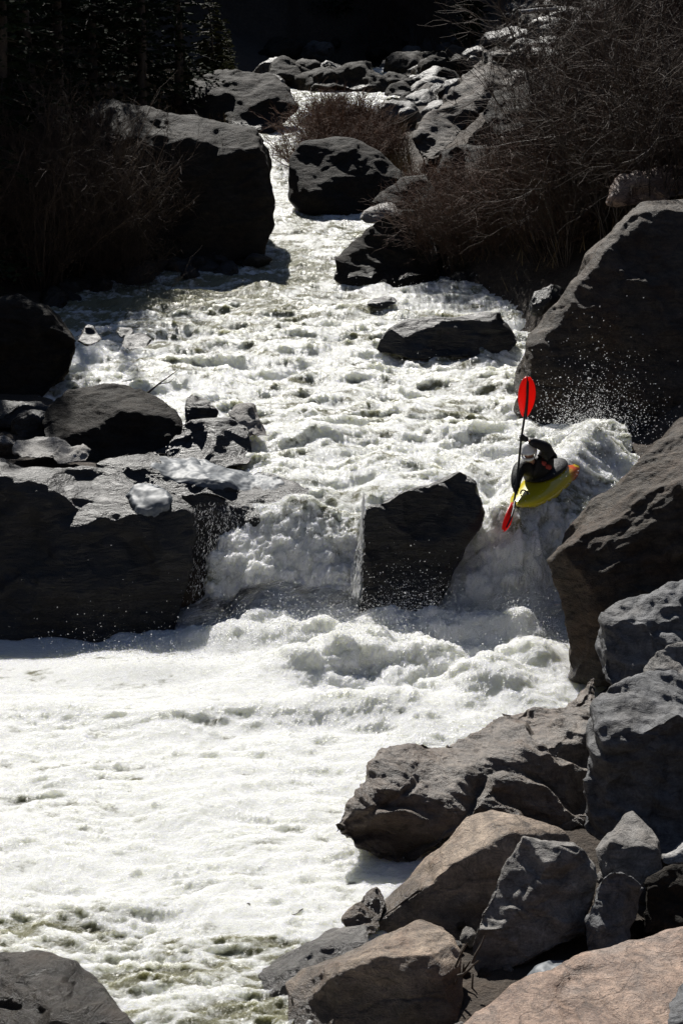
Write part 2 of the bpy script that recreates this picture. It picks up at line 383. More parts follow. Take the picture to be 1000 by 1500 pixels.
b.inputs['Coat Weight'].default_value = 0.9; b.inputs['Coat Roughness'].default_value = 0.17; b.inputs['Coat IOR'].default_value = 1.33; k.l(bn, b.inputs['Coat Normal'])
k.l(bn, b.inputs['Normal'])
M['water'] = k.m
river_me, WP, WF = build_water()
tag(link('river', river_me, M['water']), kind='structure')
def wsurf(x, y):
    r = int(np.argmin(np.abs(WP[:, 300, 1] - y))); c = int(np.argmin(np.abs(WP[r, :, 0] - x)))
    return float(WP[r, c, 2])

# ------------------------------------------------------------------ rocks
def P(*l): return [at(*p) for p in l]
ROCKS = []
def rock(label, mat, *hulls, back=1.2, cuts=6, vox=None, rough=1.0, rnd=3, strata=1.0, kdir=(0.25, -0.3, 0.9), seed=None, facet=0.8,
         cat='boulder', name='boulder', group=None, kind=None, wet=0.35, bulge=0.12, copies=None):
    ROCKS.append(dict(label=label, mat=mat, hulls=[P(*h) for h in hulls], back=back, cuts=cuts, vox=vox, rough=rough, rnd=rnd,
                      strata=strata, kdir=kdir, seed=len(ROCKS) if seed is None else seed, cat=cat, name=name, group=group, wet=wet, bulge=bulge, facet=facet))

def hull_bm(pts, back, cuts, seed, bulge):
    rs = random.Random(seed * 7 + 3)
    bm = bmesh.new(); eye = Vector((0, 0, EYE))
    c = sum(pts, Vector()) / len(pts)
    allp = list(pts)
    if back > 0:
        for p in pts:
            d = (p - eye).normalized(); dc = (c - eye).normalized()
            q = (p + d * back * 0.55); qc = c + dc * back * 0.55
            allp.append(q.lerp(qc, 0.10))
            q = (p + d * back); qc = c + dc * back
            allp.append(q.lerp(qc, 0.38))
    if bulge > 0:
        S = max((p - c).length for p in pts)
        d = (c - eye).normalized()
        for p in pts: allp.append(p.lerp(c, 0.45) - d * bulge * S * rs.uniform(0.4, 1.3))
    for p in allp: bm.verts.new(p)
    bmesh.ops.convex_hull(bm, input=bm.verts)
    bmesh.ops.delete(bm, geom=[v for v in bm.verts if not v.link_faces], context='VERTS')
    cc = sum((v.co for v in bm.verts), Vector()) / len(bm.verts)
    for _ in range(cuts):
        n = Vector((rs.gauss(0, 1), rs.gauss(0, 1), rs.gauss(0, 1))).normalized()
        ext = max((v.co - cc).dot(n) for v in bm.verts)
        bmesh.ops.bisect_plane(bm, geom=bm.verts[:] + bm.edges[:] + bm.faces[:], plane_co=cc + n * ext * rs.uniform(0.86, 0.97), plane_no=n, clear_outer=True)
        bmesh.ops.convex_hull(bm, input=bm.verts)
        bmesh.ops.delete(bm, geom=[v for v in bm.verts if not v.link_faces], context='VERTS')
    return bm

def shape_rocks():
    temps = []
    for r in ROCKS:
        bm = bmesh.new()
        for i, h in enumerate(r['hulls']):
            hb = hull_bm(h, r['back'], r['cuts'], r['seed'] + i * 31, r['bulge'])
            tm = bpy.data.meshes.new('t'); hb.to_mesh(tm); hb.free(); bm.from_mesh(tm); bpy.data.meshes.remove(tm)
        me = bpy.data.meshes.new('t'); bmesh.ops.triangulate(bm, faces=bm.faces); bm.to_mesh(me); bm.free()
        o = bpy.data.objects.new('t', me); COL.objects.link(o)
        Yn = min(v.co.y for v in me.vertices)
        md = o.modifiers.new('r', 'REMESH'); md.mode = 'VOXEL'
        md.voxel_size = r['vox'] or max(0.016, Yn * 0.00115)
        r['v'] = md.voxel_size
        temps.append(o)
    dg = bpy.context.evaluated_depsgraph_get()
    meshes = [bpy.data.meshes.new_from_object(o.evaluated_get(dg)) for o in temps]
    for o in temps:
        m_ = o.data; bpy.data.objects.remove(o); bpy.data.meshes.remove(m_)
    for r, me in zip(ROCKS, meshes):
        n = len(me.vertices); co = np.empty(n * 3, np.float32); me.vertices.foreach_get('co', co); co = co.reshape(-1, 3)
        ed = np.empty(len(me.edges) * 2, np.int32); me.edges.foreach_get('vertices', ed); ed = ed.reshape(-1, 2)
        deg = np.bincount(ed.ravel(), minlength=n).astype(np.float32)[:, None]
        def smooth(c, it):
            for _ in range(it):
                s = np.empty_like(c)
                for ax in range(3):
                    s[:, ax] = np.bincount(ed[:, 0], c[ed[:, 1], ax], n) + np.bincount(ed[:, 1], c[ed[:, 0], ax], n)
                c = 0.4 * c + 0.6 * s / np.maximum(deg, 1)
            return c
        def normals(c):
            me.vertices.foreach_set('co', c.ravel()); me.update()
            a = np.empty(n * 3, np.float32); me.vertex_normals.foreach_get('vector', a); return a.reshape(-1, 3)
        co = smooth(co, r['rnd'])
        S = float(np.linalg.norm(co.max(0) - co.min(0))); S = min(S, 4.5); sd = r['seed'] * 3 + 100
        q = co + 13.7 * r['seed']
        N = normals(co)
        d = 0.05 * S * fbm(q, 1 / (0.45 * S), 3, 0.5, sd)
        co = co + N * d[:, None] * r['rough']; N = normals(co)
        rr_ = np.random.RandomState(sd)
        for K, dm in ((14, 0.040), (50, 0.016), (170, 0.006)):
            if r['facet'] <= 0: break
            c0_ = co.copy()
            for s_i in rr_.randint(0, n, K):
                nn = N[s_i] + rr_.normal(size=3).astype(np.float32) * 0.12; nn /= np.linalg.norm(nn)
                dl_ = dm * S * r['facet'] * rr_.uniform(.2, 1); rad = 1.5 * math.sqrt(S * dl_)
                rel = co - c0_[s_i]; ex = rel @ nn + dl_; d2_ = (rel ** 2).sum(1)
                mk_ = np.nonzero((ex > 0) & (d2_ < rad * rad))[0]
                fo = 1 - sstep(.75, 1.0, np.sqrt(d2_[mk_]) / rad)
                cur = ((co[mk_] - c0_[mk_]) @ nn)                      # already cut this far
                co[mk_] -= nn[None] * (np.clip(np.minimum(ex[mk_], dl_ * 1.3 + cur), 0, None) * fo)[:, None]
            N = normals(co)
        co = smooth(co, 1); N = normals(co)
        q = co + 13.7 * r['seed']
        kd = np.array(r['kdir'], np.float32); kd /= np.linalg.norm(kd); qa = q + kd[None] * (q @ kd)[:, None] * (1.6 * min(1, r['strata']))
        wv = fbm(q, 1 / (0.3 * S), 3, 0.55, sd + 9)
        ph = (q @ kd) / (0.13 * S) + 0.9 * wv
        fr = ph - np.floor(ph); led = np.where(fr < 0.8, fr / 0.8, (1 - fr) / 0.2)
        mk = sstep(-0.2, 0.35, perlin(q, 1 / (0.35 * S), sd + 12))
        d = 0.017 * S * (led - 0.5) * mk * r['strata']
        cr = perlin(q, 1 / (0.42 * S), sd + 15)
        d = d - 0.010 * S * np.exp(-(cr / 0.03) ** 2) * (perlin(q, 1 / (0.3 * S), sd + 17) > 0.1)
        f = 1 / (0.2 * S); amp = 0.011 * S
        while 1 / f > r['v'] * 2.5:
            x = perlin(qa, f, sd + 20); d = d + amp * (0.8 * x - 0.5 * (0.25 - np.abs(x))); f *= 2; amp *= 0.66
        co = co + N * (d * r['rough'])[:, None]
        # wet band over the water
        wz = tab(WTS, co[:, 1]); wn_ = perlin(co, 1.5, 7) * 0.25
        wet = (1 - sstep(0.15, 0.5, co[:, 2] - wz + wn_)) * (1.0 if r['wet'] > 0 else 0.0)
        org = np.array([co[:, 0].mean(), co[:, 1].mean(), co[:, 2].min()], np.float32)
        me.vertices.foreach_set('co', (co - org).ravel()); me.update()
        me.polygons.foreach_set('use_smooth', np.ones(len(me.polygons), bool))
        at_ = me.attributes.new('wet', 'FLOAT', 'POINT'); at_.data.foreach_set('value', wet.astype(np.float32))
        me.name = r['name']; me.materials.clear()
        o = link(r['name'], me, M[r['mat']]); o.location = org
        tag(o, r['label'], r['cat'], r['group'])
        r['obj'] = o

# --- near right bank
rock('tan boulder with a bright sunlit slope beside the lower pool', 'brown',
     [(548, 1322, 15.7), (610, 1268, 16.0), (685, 1194, 16.5), (720, 1183, 16.55), (552, 1335, 15.45), (600, 1298, 15.5), (660, 1266, 15.6), (710, 1238, 15.75), (745, 1218, 15.9),
      (752, 1191, 16.4), (832, 1223, 16.3), (550, 1385, 15.3), (600, 1410, 15.1), (690, 1430, 14.95), (780, 1400, 15.1), (835, 1320, 15.8)], back=.8, cuts=0, rnd=2, rough=.5, strata=.5, facet=.25, bulge=0.0)
rock('long banded rock slab sloping down into the pool', 'slab',
     [(482, 1205, 16.85), (492, 1178, 17.05), (525, 1150, 17.3), (605, 1152, 17.2), (660, 1180, 17.1), (495, 1225, 16.8), (520, 1248, 16.75), (560, 1275, 16.7), (600, 1285, 16.7), (660, 1270, 16.8),
      (560, 1115, 17.7), (600, 1100, 17.95), (690, 1085, 18.3), (720, 1190, 17.0)],
     [(600, 1100, 17.95), (605, 1160, 17.2), (690, 1085, 18.3), (760, 1050, 18.8), (830, 1003, 19.5), (870, 985, 19.8), (890, 1050, 18.8), (880, 1150, 17.8), (870, 1235, 17.0), (720, 1190, 17.0), (660, 1182, 17.1), (700, 1280, 16.7)],
     back=.9, cuts=0, rough=1.0, strata=1.8, kdir=(0.45, 0.5, 0.75), bulge=0)
rock('dark upright block leaning behind the reddish slab', 'grey',
     [(770, 1226, 15.15), (820, 1227, 15.2), (850, 1230, 15.2), (880, 1263, 15.1), (886, 1282, 15.0), (872, 1330, 14.8), (852, 1395, 14.5), (775, 1440, 14.3), (712, 1468, 14.2), (692, 1420, 14.3),
      (692, 1380, 14.4), (700, 1325, 14.7), (722, 1288, 14.9), (750, 1255, 15.05)], back=.6, cuts=1, rough=.7, bulge=.1)
rock('flat topped block with a pale top at the bottom edge', 'brown',
     [(413, 1440, 14.15), (440, 1418, 14.3), (500, 1398, 14.45), (560, 1383, 14.5), (600, 1358, 14.65), (616, 1346, 14.7), (646, 1358, 14.6), (670, 1395, 14.2), (676, 1520, 13.5),
      (420, 1462, 13.9), (500, 1428, 13.85), (550, 1403, 13.9), (630, 1390, 14.0), (420, 1530, 13.6), (540, 1560, 13.4), (600, 1540, 13.5)], back=.5, cuts=1, rough=.6, rnd=2, facet=.35, bulge=.0)
rock('low wet slab shining at the edge of the pool', 'grey',
     [(374, 1422, 14.5), (400, 1395, 14.8), (470, 1368, 15.0), (540, 1350, 15.1), (552, 1390, 14.7), (500, 1405, 14.5), (430, 1425, 14.3), (395, 1455, 14.2), (400, 1480, 14.1), (560, 1440, 14.3)], back=.5, cuts=1, rough=.8, bulge=0)
rock('small brown rock wedged against the sunlit tan boulder', 'brown',
     [(500, 1345, 15.3), (520, 1318, 15.5), (552, 1300, 15.7), (575, 1330, 15.5), (560, 1370, 15.2), (520, 1380, 15.1)], back=.4, cuts=3)
rock('sunlit reddish slab in the bottom corner', 'red',
     [(665, 1515, 13.0), (750, 1447, 13.6), (850, 1396, 14.1), (930, 1375, 14.25), (1020, 1350, 14.4), (1110, 1390, 13.9), (1110, 1580, 12.2), (655, 1580, 12.4)], back=.9, cuts=0, rough=.4, strata=1.1, facet=.2, kdir=(0.3, 0.1, 0.95), bulge=0)
rock('small dark knobbly rock on the reddish slab', 'blue',
     [(858, 1395, 14.4), (856, 1350, 14.55), (868, 1302, 14.7), (890, 1277, 14.8), (915, 1275, 14.8), (940, 1300, 14.7), (938, 1345, 14.6), (908, 1395, 14.4)], back=.4, cuts=4, rough=1.2)
rock('dark brown rock half cut by the right edge above the reddish slab', 'dark',
     [(930, 1372, 14.6), (934, 1320, 14.8), (945, 1282, 14.95), (985, 1270, 15.0), (1040, 1262, 15.0), (1060, 1340, 14.7), (1000, 1375, 14.5)], back=.5, cuts=3)
rock('pointed rock with one bright face below the big grey boulder', 'grey',
     [(868, 1243, 15.4), (885, 1222, 15.6), (915, 1192, 15.95), (926, 1187, 15.95), (940, 1208, 15.8), (966, 1229, 15.5), (893, 1232, 15.3), (962, 1240, 15.3), (970, 1280, 15.2), (938, 1302, 15.05), (885, 1300, 15.1)], back=.3, cuts=0, rnd=1, rough=.5, facet=0.3, bulge=0)
rock('bright pale rock at the right edge under the grey boulder', 'pale',
     [(962, 1252, 15.6), (1000, 1222, 15.9), (1040, 1208, 16.0), (1050, 1262, 15.6), (968, 1274, 15.5)], back=.4, cuts=2)
rock('big grey boulder with faceted sunlit top on the right bank', 'blue',
     [(856, 1240, 16.6), (860, 1150, 16.75), (866, 1080, 16.95), (878, 1022, 17.25), (905, 990, 17.6), (925, 974, 17.9), (1000, 985, 18.1), (1090, 1010, 18.2), (930, 1062, 16.75), (1000, 1052, 16.7),
      (1090, 1060, 16.7), (880, 1090, 16.7), (900, 1255, 16.35), (1000, 1255, 16.2), (1090, 1255, 16.2)], back=.8, cuts=2, rough=1.1, strata=1.2, bulge=.03)
rock('rough dark block sitting under the tall leaning cliff', 'blue',
     [(870, 990, 18.7), (876, 945, 18.9), (890, 905, 19.2), (906, 866, 19.5), (1000, 853, 19.75), (1090, 850, 19.8), (1090, 1010, 18.6), (1000, 1020, 18.45), (900, 1020, 18.5)], back=.9, cuts=2, rough=1.3, strata=1.5)
rock('small bright topped rock on the rough dark block', 'grey',
     [(930, 985, 18.3), (960, 950, 18.5), (1000, 921, 18.8), (1060, 900, 18.9), (1060, 1000, 18.2), (1000, 990, 18.2)], back=.3, cuts=1, bulge=0)
rock('tall leaning brown cliff boulder at the right of the fall', 'umber',
     [(804, 802, 22.6), (830, 764, 22.9), (850, 740, 23.1), (900, 705, 23.4), (950, 664, 23.7), (1000, 614, 24.1), (1110, 550, 24.6), (808, 840, 22.3), (815, 868, 22.2), (830, 800, 22.2), (880, 770, 22.3), (950, 730, 22.5), (1110, 680, 22.6), (900, 890, 21.6), (1000, 890, 21.5), (1110, 900, 21.5)],
     [(815, 850, 22.3), (818, 915, 22.0), (821, 968, 21.8), (835, 997, 21.7), (875, 995, 21.3), (1000, 990, 21.0), (1000, 860, 21.6), (870, 850, 21.9)], back=1.4, cuts=0, rough=.9, strata=1.4, kdir=(-0.5, 0.3, 0.8), bulge=.03)
rock('grey corner of a rock at the bottom right edge', 'blue', [(970, 1500, 12.6), (975, 1460, 12.9), (990, 1441, 13.1), (1040, 1430, 13.2), (1060, 1540, 12.4), (975, 1550, 12.3)], back=.3, cuts=2)
rock('blue white patch of old snow at the foot of the dark block', 'ice', [(765, 1432, 14.1), (780, 1415, 14.2), (805, 1403, 14.3), (830, 1402, 14.3), (835, 1412, 14.15), (800, 1432, 14.0)], back=.15, cuts=0, rough=.4, strata=0, cat='snow', name='snow_patch', bulge=0)
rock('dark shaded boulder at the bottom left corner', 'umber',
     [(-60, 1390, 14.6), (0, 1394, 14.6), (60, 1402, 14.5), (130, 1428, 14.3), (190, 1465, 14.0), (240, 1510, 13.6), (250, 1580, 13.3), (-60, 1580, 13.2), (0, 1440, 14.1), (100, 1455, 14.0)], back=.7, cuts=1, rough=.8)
rock('brown rock awash with water running over it in the lower pool', 'umber',
     [(290, 1350, 15.67), (330, 1328, 15.87), (380, 1314, 15.97), (425, 1313, 15.97), (450, 1330, 15.77), (430, 1355, 15.57), (350, 1372, 15.47)], back=.4, cuts=2, rough=.8, bulge=.1)
# --- mid river
rock('black rock splitting the fall in midstream', 'black',
     [(524, 905, 23.78), (530, 800, 24.08), (533, 735, 24.38), (560, 722, 24.50), (612, 703, 24.70), (668, 688, 24.80), (694, 710, 24.68), (704, 748, 24.40), (668, 795, 24.08), (640, 845, 23.88), (622, 905, 23.58), (560, 905, 23.58), (522, 960, 23.75), (620, 960, 23.6), (560, 965, 23.6)], back=1.2, cuts=0, rough=.7, facet=.5, bulge=.04)
rock('long low dark rock in the upper rapid', 'black',
     [(543, 520, 33.6), (560, 490, 33.75), (592, 467, 33.9), (660, 459, 34.0), (735, 455, 34.05), (752, 475, 33.9), (770, 495, 33.8), (750, 520, 33.5), (640, 532, 33.35), (585, 522, 33.3), (720, 530, 33.3), (600, 478, 33.7), (720, 470, 33.75)], back=.5, cuts=0, rough=.6, bulge=.0)
rock('small rock barely breaking the surface beyond the long low rock', 'black', [(537, 446, 37.4), (548, 433, 37.6), (570, 431, 37.6), (584, 442, 37.5), (560, 455, 37.3)], back=.4, cuts=2)
rock('rounded brown boulder in the middle of the upper channel', 'dark',
     [(415, 270, 46.4), (418, 230, 46.8), (440, 205, 47.3), (478, 198, 47.6), (520, 203, 47.6), (560, 222, 47.3), (592, 250, 47), (600, 285, 46.4), (560, 310, 46), (500, 318, 45.6), (440, 314, 45.7), (422, 295, 46)], back=1.6, cuts=0, rough=.6, bulge=.22, rnd=8, facet=.4)
rock('steep dark rock at the river edge below the twig thicket', 'dark',
     [(480, 414, 39.4), (484, 385, 39.7), (510, 360, 40.1), (545, 322, 40.6), (575, 300, 41), (612, 305, 41), (640, 340, 40.6), (650, 420, 39.4), (560, 425, 39.1)], back=1.5, cuts=1, rough=.9)
rock('small pale topped rock perched above the steep dark rock', 'grey',
     [(525, 318, 41), (535, 303, 41.3), (556, 295, 41.5), (585, 300, 41.5), (590, 312, 41.2), (560, 330, 40.9), (535, 328, 40.9)], back=.7, cuts=2, rough=.6)
# --- right bank, farther
rock('huge dark boulder rising on the right above the kayaker', 'umber',
     [(742, 580, 29.3), (746, 548, 29.6), (766, 506, 29.9), (800, 468, 30.3), (850, 398, 30.9), (882, 345, 31.4), (925, 300, 31.9), (1000, 287, 32.3), (1120, 285, 32.5), (755, 605, 29.1), (800, 640, 28.8), (900, 670, 28.4), (1000, 690, 28.2), (1120, 690, 28.0),
      (800, 492, 29.7), (850, 425, 30.1), (890, 368, 30.6), (930, 325, 31.1), (1000, 306, 31.5), (1120, 306, 31.6)], back=3.0, cuts=0, rough=.7, bulge=.05, strata=.8)
rock('pinkish rock showing behind the huge dark boulder', 'red', [(890, 300, 35.5), (905, 262, 36), (950, 248, 36.3), (1010, 245, 36.5), (1070, 300, 36)], back=1.2, cuts=2)
rock('smooth shaded boulder among the twigs above the steep dark rock', 'dark', [(535, 300, 43.5), (550, 278, 43.8), (590, 258, 44.2), (630, 255, 44.4), (660, 300, 43.5), (600, 320, 43)], back=1.2, cuts=0, rnd=7, rough=.6)
rock('large tilted rock with bright streaked upper side beyond the thicket', 'umber',
     [(598, 202, 51.50), (606, 184, 52.00), (645, 155, 53.50), (672, 120, 55.00), (698, 92, 56.50), (712, 74, 57.00), (732, 90, 56.50), (752, 108, 55.50), (700, 165, 52.50), (665, 205, 51.50), (650, 222, 50.50), (622, 245, 50.00), (700, 135, 53.50), (640, 200, 51.00)], back=1.5, cuts=0, rough=1.0, strata=1.8, kdir=(.6, .2, .5), bulge=0)
rock('brown boulder with a pale ridge beside the tilted streaked rock', 'dark',
     [(700, 170, 50.50), (704, 148, 51.00), (740, 118, 52.00), (790, 92, 53.00), (860, 60, 54.50), (880, 90, 53.00), (850, 190, 50.00), (720, 200, 49.50)], back=1.5, cuts=0, rough=.8, bulge=0)
rock('low dome of rock among the rusty twigs', 'dark', [(636, 252, 48.00), (645, 222, 48.60), (680, 208, 49.00), (715, 210, 49.00), (730, 250, 48.00), (650, 275, 47.50)], back=1.2, cuts=0, rnd=6)
# --- left bank
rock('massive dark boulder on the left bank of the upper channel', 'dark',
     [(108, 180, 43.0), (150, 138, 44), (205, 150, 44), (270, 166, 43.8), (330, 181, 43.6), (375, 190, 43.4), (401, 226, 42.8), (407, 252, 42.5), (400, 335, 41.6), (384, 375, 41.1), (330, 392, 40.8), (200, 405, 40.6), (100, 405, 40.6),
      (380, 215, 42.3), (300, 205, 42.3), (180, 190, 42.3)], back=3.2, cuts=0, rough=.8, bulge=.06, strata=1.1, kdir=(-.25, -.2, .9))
rock('dark boulder partly hidden behind the massive left boulder', 'dark',
     [(230, 150, 58), (260, 118, 59), (330, 98, 60), (390, 100, 60), (425, 125, 59), (440, 158, 58), (400, 190, 57), (300, 190, 57)], back=2, cuts=1, rough=.8)
rock('shaded rock at the head of the left bank above the far rapid', 'dark', [(385, 112, 72), (392, 88, 73), (420, 80, 73.5), (445, 95, 73), (440, 118, 72)], back=1.5, cuts=2)
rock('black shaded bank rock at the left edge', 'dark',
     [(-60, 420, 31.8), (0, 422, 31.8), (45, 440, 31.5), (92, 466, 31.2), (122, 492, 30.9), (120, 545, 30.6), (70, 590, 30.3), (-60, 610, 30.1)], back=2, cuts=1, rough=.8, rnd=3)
rock('small black stone at the tip of the black bank rock', 'black', [(112, 498, 31.4), (125, 475, 31.8), (142, 476, 31.8), (152, 500, 31.4), (130, 508, 31.2)], back=.4, cuts=2)
rock('flat little stone standing in the left shallows', 'black', [(165, 487, 32.4), (175, 478, 32.5), (195, 480, 32.5), (198, 492, 32.3), (178, 497, 32.2)], back=.3, cuts=2)
rock('larger wet stone in the left shallows', 'black', [(172, 506, 31.6), (185, 492, 31.9), (210, 487, 32), (228, 496, 31.8), (215, 510, 31.5), (190, 515, 31.4)], back=.4, cuts=2)
rock('big black wet rock on the left before the icy ledge', 'dark',
     [(65, 600, 28.15), (92, 567, 28.55), (165, 554, 28.85), (215, 570, 28.65), (256, 602, 28.15), (268, 632, 27.75), (250, 672, 27.25), (150, 690, 27.05), (70, 680, 27.15)], back=1.4, cuts=1, rough=.8)
rock('dark square stone perched between the wet rocks', 'black', [(266, 612, 28.65), (272, 590, 28.85), (284, 575, 28.95), (308, 580, 28.95), (324, 600, 28.75), (318, 628, 28.45), (275, 635, 28.35)], back=.6, cuts=2, rnd=1)
rock('wedge shaped rock with a bright top at the current edge', 'grey', [(332, 604, 28.45), (345, 592, 28.75), (374, 589, 28.75), (384, 606, 28.35), (400, 640, 27.85), (372, 640, 27.75), (345, 630, 27.95), (372, 596, 28.35)], back=.4, cuts=0, rnd=1, bulge=0)
rock('glossy rounded rock behind the icy ledge', 'black', [(212, 665, 27.15), (250, 635, 27.55), (290, 612, 27.85), (335, 606, 27.95), (365, 625, 27.75), (374, 655, 27.35), (368, 685, 26.95), (280, 700, 26.65)], back=.9, cuts=0, rnd=6, rough=.6)
rock('ice glazed ledge beside the left chute', 'black',
     [(140, 680, 25.9), (200, 668, 26.35), (280, 660, 26.65), (370, 676, 26.35), (410, 690, 25.9), (457, 714, 25.4), (445, 742, 25.05), (400, 800, 24.75), (300, 810, 24.6), (215, 790, 24.7), (300, 700, 25.6), (390, 705, 25.4)],
     [(262, 720, 25.0), (330, 715, 25.2), (385, 735, 25.1), (378, 770, 24.85), (368, 830, 24.6), (352, 930, 24.2), (255, 940, 24.15), (262, 800, 24.55)], back=.8, cuts=0, rough=.7, bulge=0, strata=.3, facet=.4, rnd=6, vox=.02)
rock('great dark wall of rock above the left of the pool', 'black',
     [(-80, 655, 25.90), (0, 660, 25.80), (100, 672, 25.60), (190, 690, 25.40), (250, 715, 25.00), (282, 750, 24.60), (275, 830, 24.10), (262, 940, 23.50), (150, 965, 23.20), (0, 975, 23.10), (-80, 975, 23.10), (-80, 690, 24.90), (90, 705, 24.80), (200, 725, 24.60)], back=1.2, cuts=0, rough=.7, bulge=.02, strata=.7)
rock('pair of pale rounded stones lying on the left wall, larger one', 'grey', [(14, 662, 26.9), (25, 642, 27.2), (55, 633, 27.3), (95, 640, 27.2), (110, 655, 26.9), (90, 672, 26.6), (30, 674, 26.6)], back=.5, cuts=1)
rock('low grey stone right of the pale rounded stone on the left wall', 'grey', [(72, 668, 26.6), (90, 650, 26.8), (125, 648, 26.8), (138, 662, 26.6), (130, 678, 26.3), (85, 682, 26.3)], back=.4, cuts=1)
# --- far rapid
rock('broad low rock across the far rapid', 'dark', [(446, 132, 70), (452, 105, 71), (500, 94, 71.5), (540, 92, 71.5), (568, 110, 70.8), (572, 135, 69.8)], back=1.5, cuts=1)
rock('round rock at the right end of the far rapid', 'dark', [(560, 140, 66), (568, 122, 66.5), (590, 115, 66.7), (606, 130, 66.2), (600, 148, 65.5)], back=.9, cuts=1)
shape_rocks()


def project(P_):
    """pixel of world points"""
    d = P_ - np.array([0, 0, EYE]); f = d[:, 1] * CP - d[:, 2] * SP; u = d[:, 1] * SP + d[:, 2] * CP
    return 500 + FPX * d[:, 0] / f, 750 - FPX * u / f
def ice_coat(rock_label, name, label, poly_c, rx, ry, rot, thick, seed, zmin=-1):
    o = [r['obj'] for r in ROCKS if r['label'] == rock_label][0]; me = o.data; n = len(me.vertices)
    co = np.empty(n * 3, np.float32); me.vertices.foreach_get('co', co); co = co.reshape(-1, 3) + np.array(o.location, np.float32)
    nn = np.empty(n * 3, np.float32); me.vertex_normals.foreach_get('vector', nn); nn = nn.reshape(-1, 3)
    px, py = project(co); ca, sa = math.cos(rot), math.sin(rot)
    dx, dy = px - poly_c[0], py - poly_c[1]; u, v = (dx * ca + dy * sa) / rx, (-dx * sa + dy * ca) / ry
    view = ((np.array([0, 0, EYE]) - co) * nn).sum(1)
    m = 1 - (u * u + v * v) + 0.55 * fbm(co, 2.2, 4, .6, seed)
    m = np.where((nn[:, 2] > zmin) & (view > 0), m, -1)
    tris = [tuple(p.vertices) for p in me.polygons if min(m[i] for i in p.vertices) > 0]
    used_ = sorted({i for t in tris for i in t}); mp = {i: j for j, i in enumerate(used_)}
    cs_ = co[used_].copy(); cc = cs_ + nn[used_] * (thick * np.minimum(1, m[used_] * 2.5) * (1 + .2 * fbm(co[used_], np.array([5, 1.5, 2]), 2, .5, seed + 4)) - .004)[:, None]
    org = cc.mean(0); m2 = bpy.data.meshes.new(name); m2.from_pydata([tuple(c) for c in cc - org], [], [[mp[i] for i in t] for t in tris])
    m2.polygons.foreach_set('use_smooth', [True] * len(m2.polygons))
    bm = bmesh.new(); bm.from_mesh(m2); ed = [e for e in bm.edges if e.is_boundary]
    r_ = bmesh.ops.extrude_edge_only(bm, edges=ed)
    for v_ in r_['geom']:
        if isinstance(v_, bmesh.types.BMVert): v_.co.z -= .02
    bm.to_mesh(m2); bm.free()
    x = link(name, m2, M['ice']); x.location = org; tag(x, label, 'ice'); return x
ice_coat('ice glazed ledge beside the left chute', 'ice_sheet', 'sheet of ice coating the top of the ledge', (310, 692), 100, 24, .18, .012, 5, .2)
ice_coat('great dark wall of rock above the left of the pool', 'ice_tongue', 'thick tongue of ice hanging over the lip of the left wall', (222, 735), 34, 26, .5, .06, 9)
# ------------------------------------------------------------------ small rocks: copies of a few shapes
def small_rock_mesh(seed):
    rs = random.Random(seed)
    bm = bmesh.new()
    for _ in range(26):
        v = Vector((rs.gauss(0, 1), rs.gauss(0, 1), rs.gauss(0, 1))).normalized()
        bm.verts.new((v.x * .62 * rs.uniform(.8, 1.1), v.y * .5 * rs.uniform(.8, 1.1), v.z * .4 * rs.uniform(.8, 1.1)))
    bmesh.ops.convex_hull(bm, input=bm.verts)
    bmesh.ops.delete(bm, geom=[v for v in bm.verts if not v.link_faces], context='VERTS')
    bmesh.ops.bevel(bm, geom=bm.edges[:], offset=0.03, segments=1, affect='EDGES')
    bmesh.ops.triangulate(bm, faces=bm.faces)
    for _ in range(3):
        bmesh.ops.subdivide_edges(bm, edges=[e for e in bm.edges if e.calc_length() > 0.09], cuts=1); bmesh.ops.triangulate(bm, faces=bm.faces)
    me = bpy.data.meshes.new('boulder'); bm.normal_update()
    co = np.array([v.co for v in bm.verts]); no = np.array([v.normal for v in bm.verts])
    d = 0.05 * fbm(co + seed * 5, 3.0, 4, 0.6, seed)
    for v, c in zip(bm.verts, co + no * d[:, None]): v.co = c
    bm.to_mesh(me); bm.free()
    me.polygons.foreach_set('use_smooth', np.ones(len(me.polygons), bool))
    return me
RS = random.Random(5)
SMALL = [small_rock_mesh(s) for s in range(6)]
def small(name, i, mat, loc, size, label, group, rz=None, flat=1.0):
    me = SMALL[i % 6]
    o = bpy.data.objects.new(name, me); COL.objects.link(o)
    if len(me.materials) == 0: me.materials.append(M[mat])
    o.material_slots[0].link = 'OBJECT'; o.material_slots[0].material = M[mat]
    o.location = loc; o.scale = (size * RS.uniform(.8, 1.3), size * RS.uniform(.8, 1.2), size * RS.uniform(.75, 1.2) * flat)
    o.rotation_euler = (RS.uniform(-.5, .5), RS.uniform(-.5, .5), RS.uniform(0, 6.28) if rz is None else rz)
    return tag(o, label, 'rock', group)
# talus field spilling down the right slope beyond the thicket
n = 0
while n < 120:
    px, py = RS.uniform(560, 1000), RS.uniform(0, 190)
    t = (px - 620) / 280; top = 175 - 170 * max(0, min(1, t)); 
    if px > 820 and py > 60: continue
    if not (top - 75 < py < top + 55): continue
    Y = 76 - (py - 20) * 0.09 + RS.uniform(-2, 2)
    for yy in np.arange(50, 96, 0.5):
        p = at(px, py, yy)
        if p.z <= gz(p.x, p.y): Y = yy; break
    else: continue
    p = at(px, py, Y); n += 1
    small('rock', n, 'talus' if n % 4 else 'umber', (p.x, p.y, gz(p.x, p.y) + 0.1), RS.choice([.6, .8, 1.0, 1.3, 1.9]),
          'grey broken rock in the talus field on the far right slope', 'talus rocks on the far right slope')
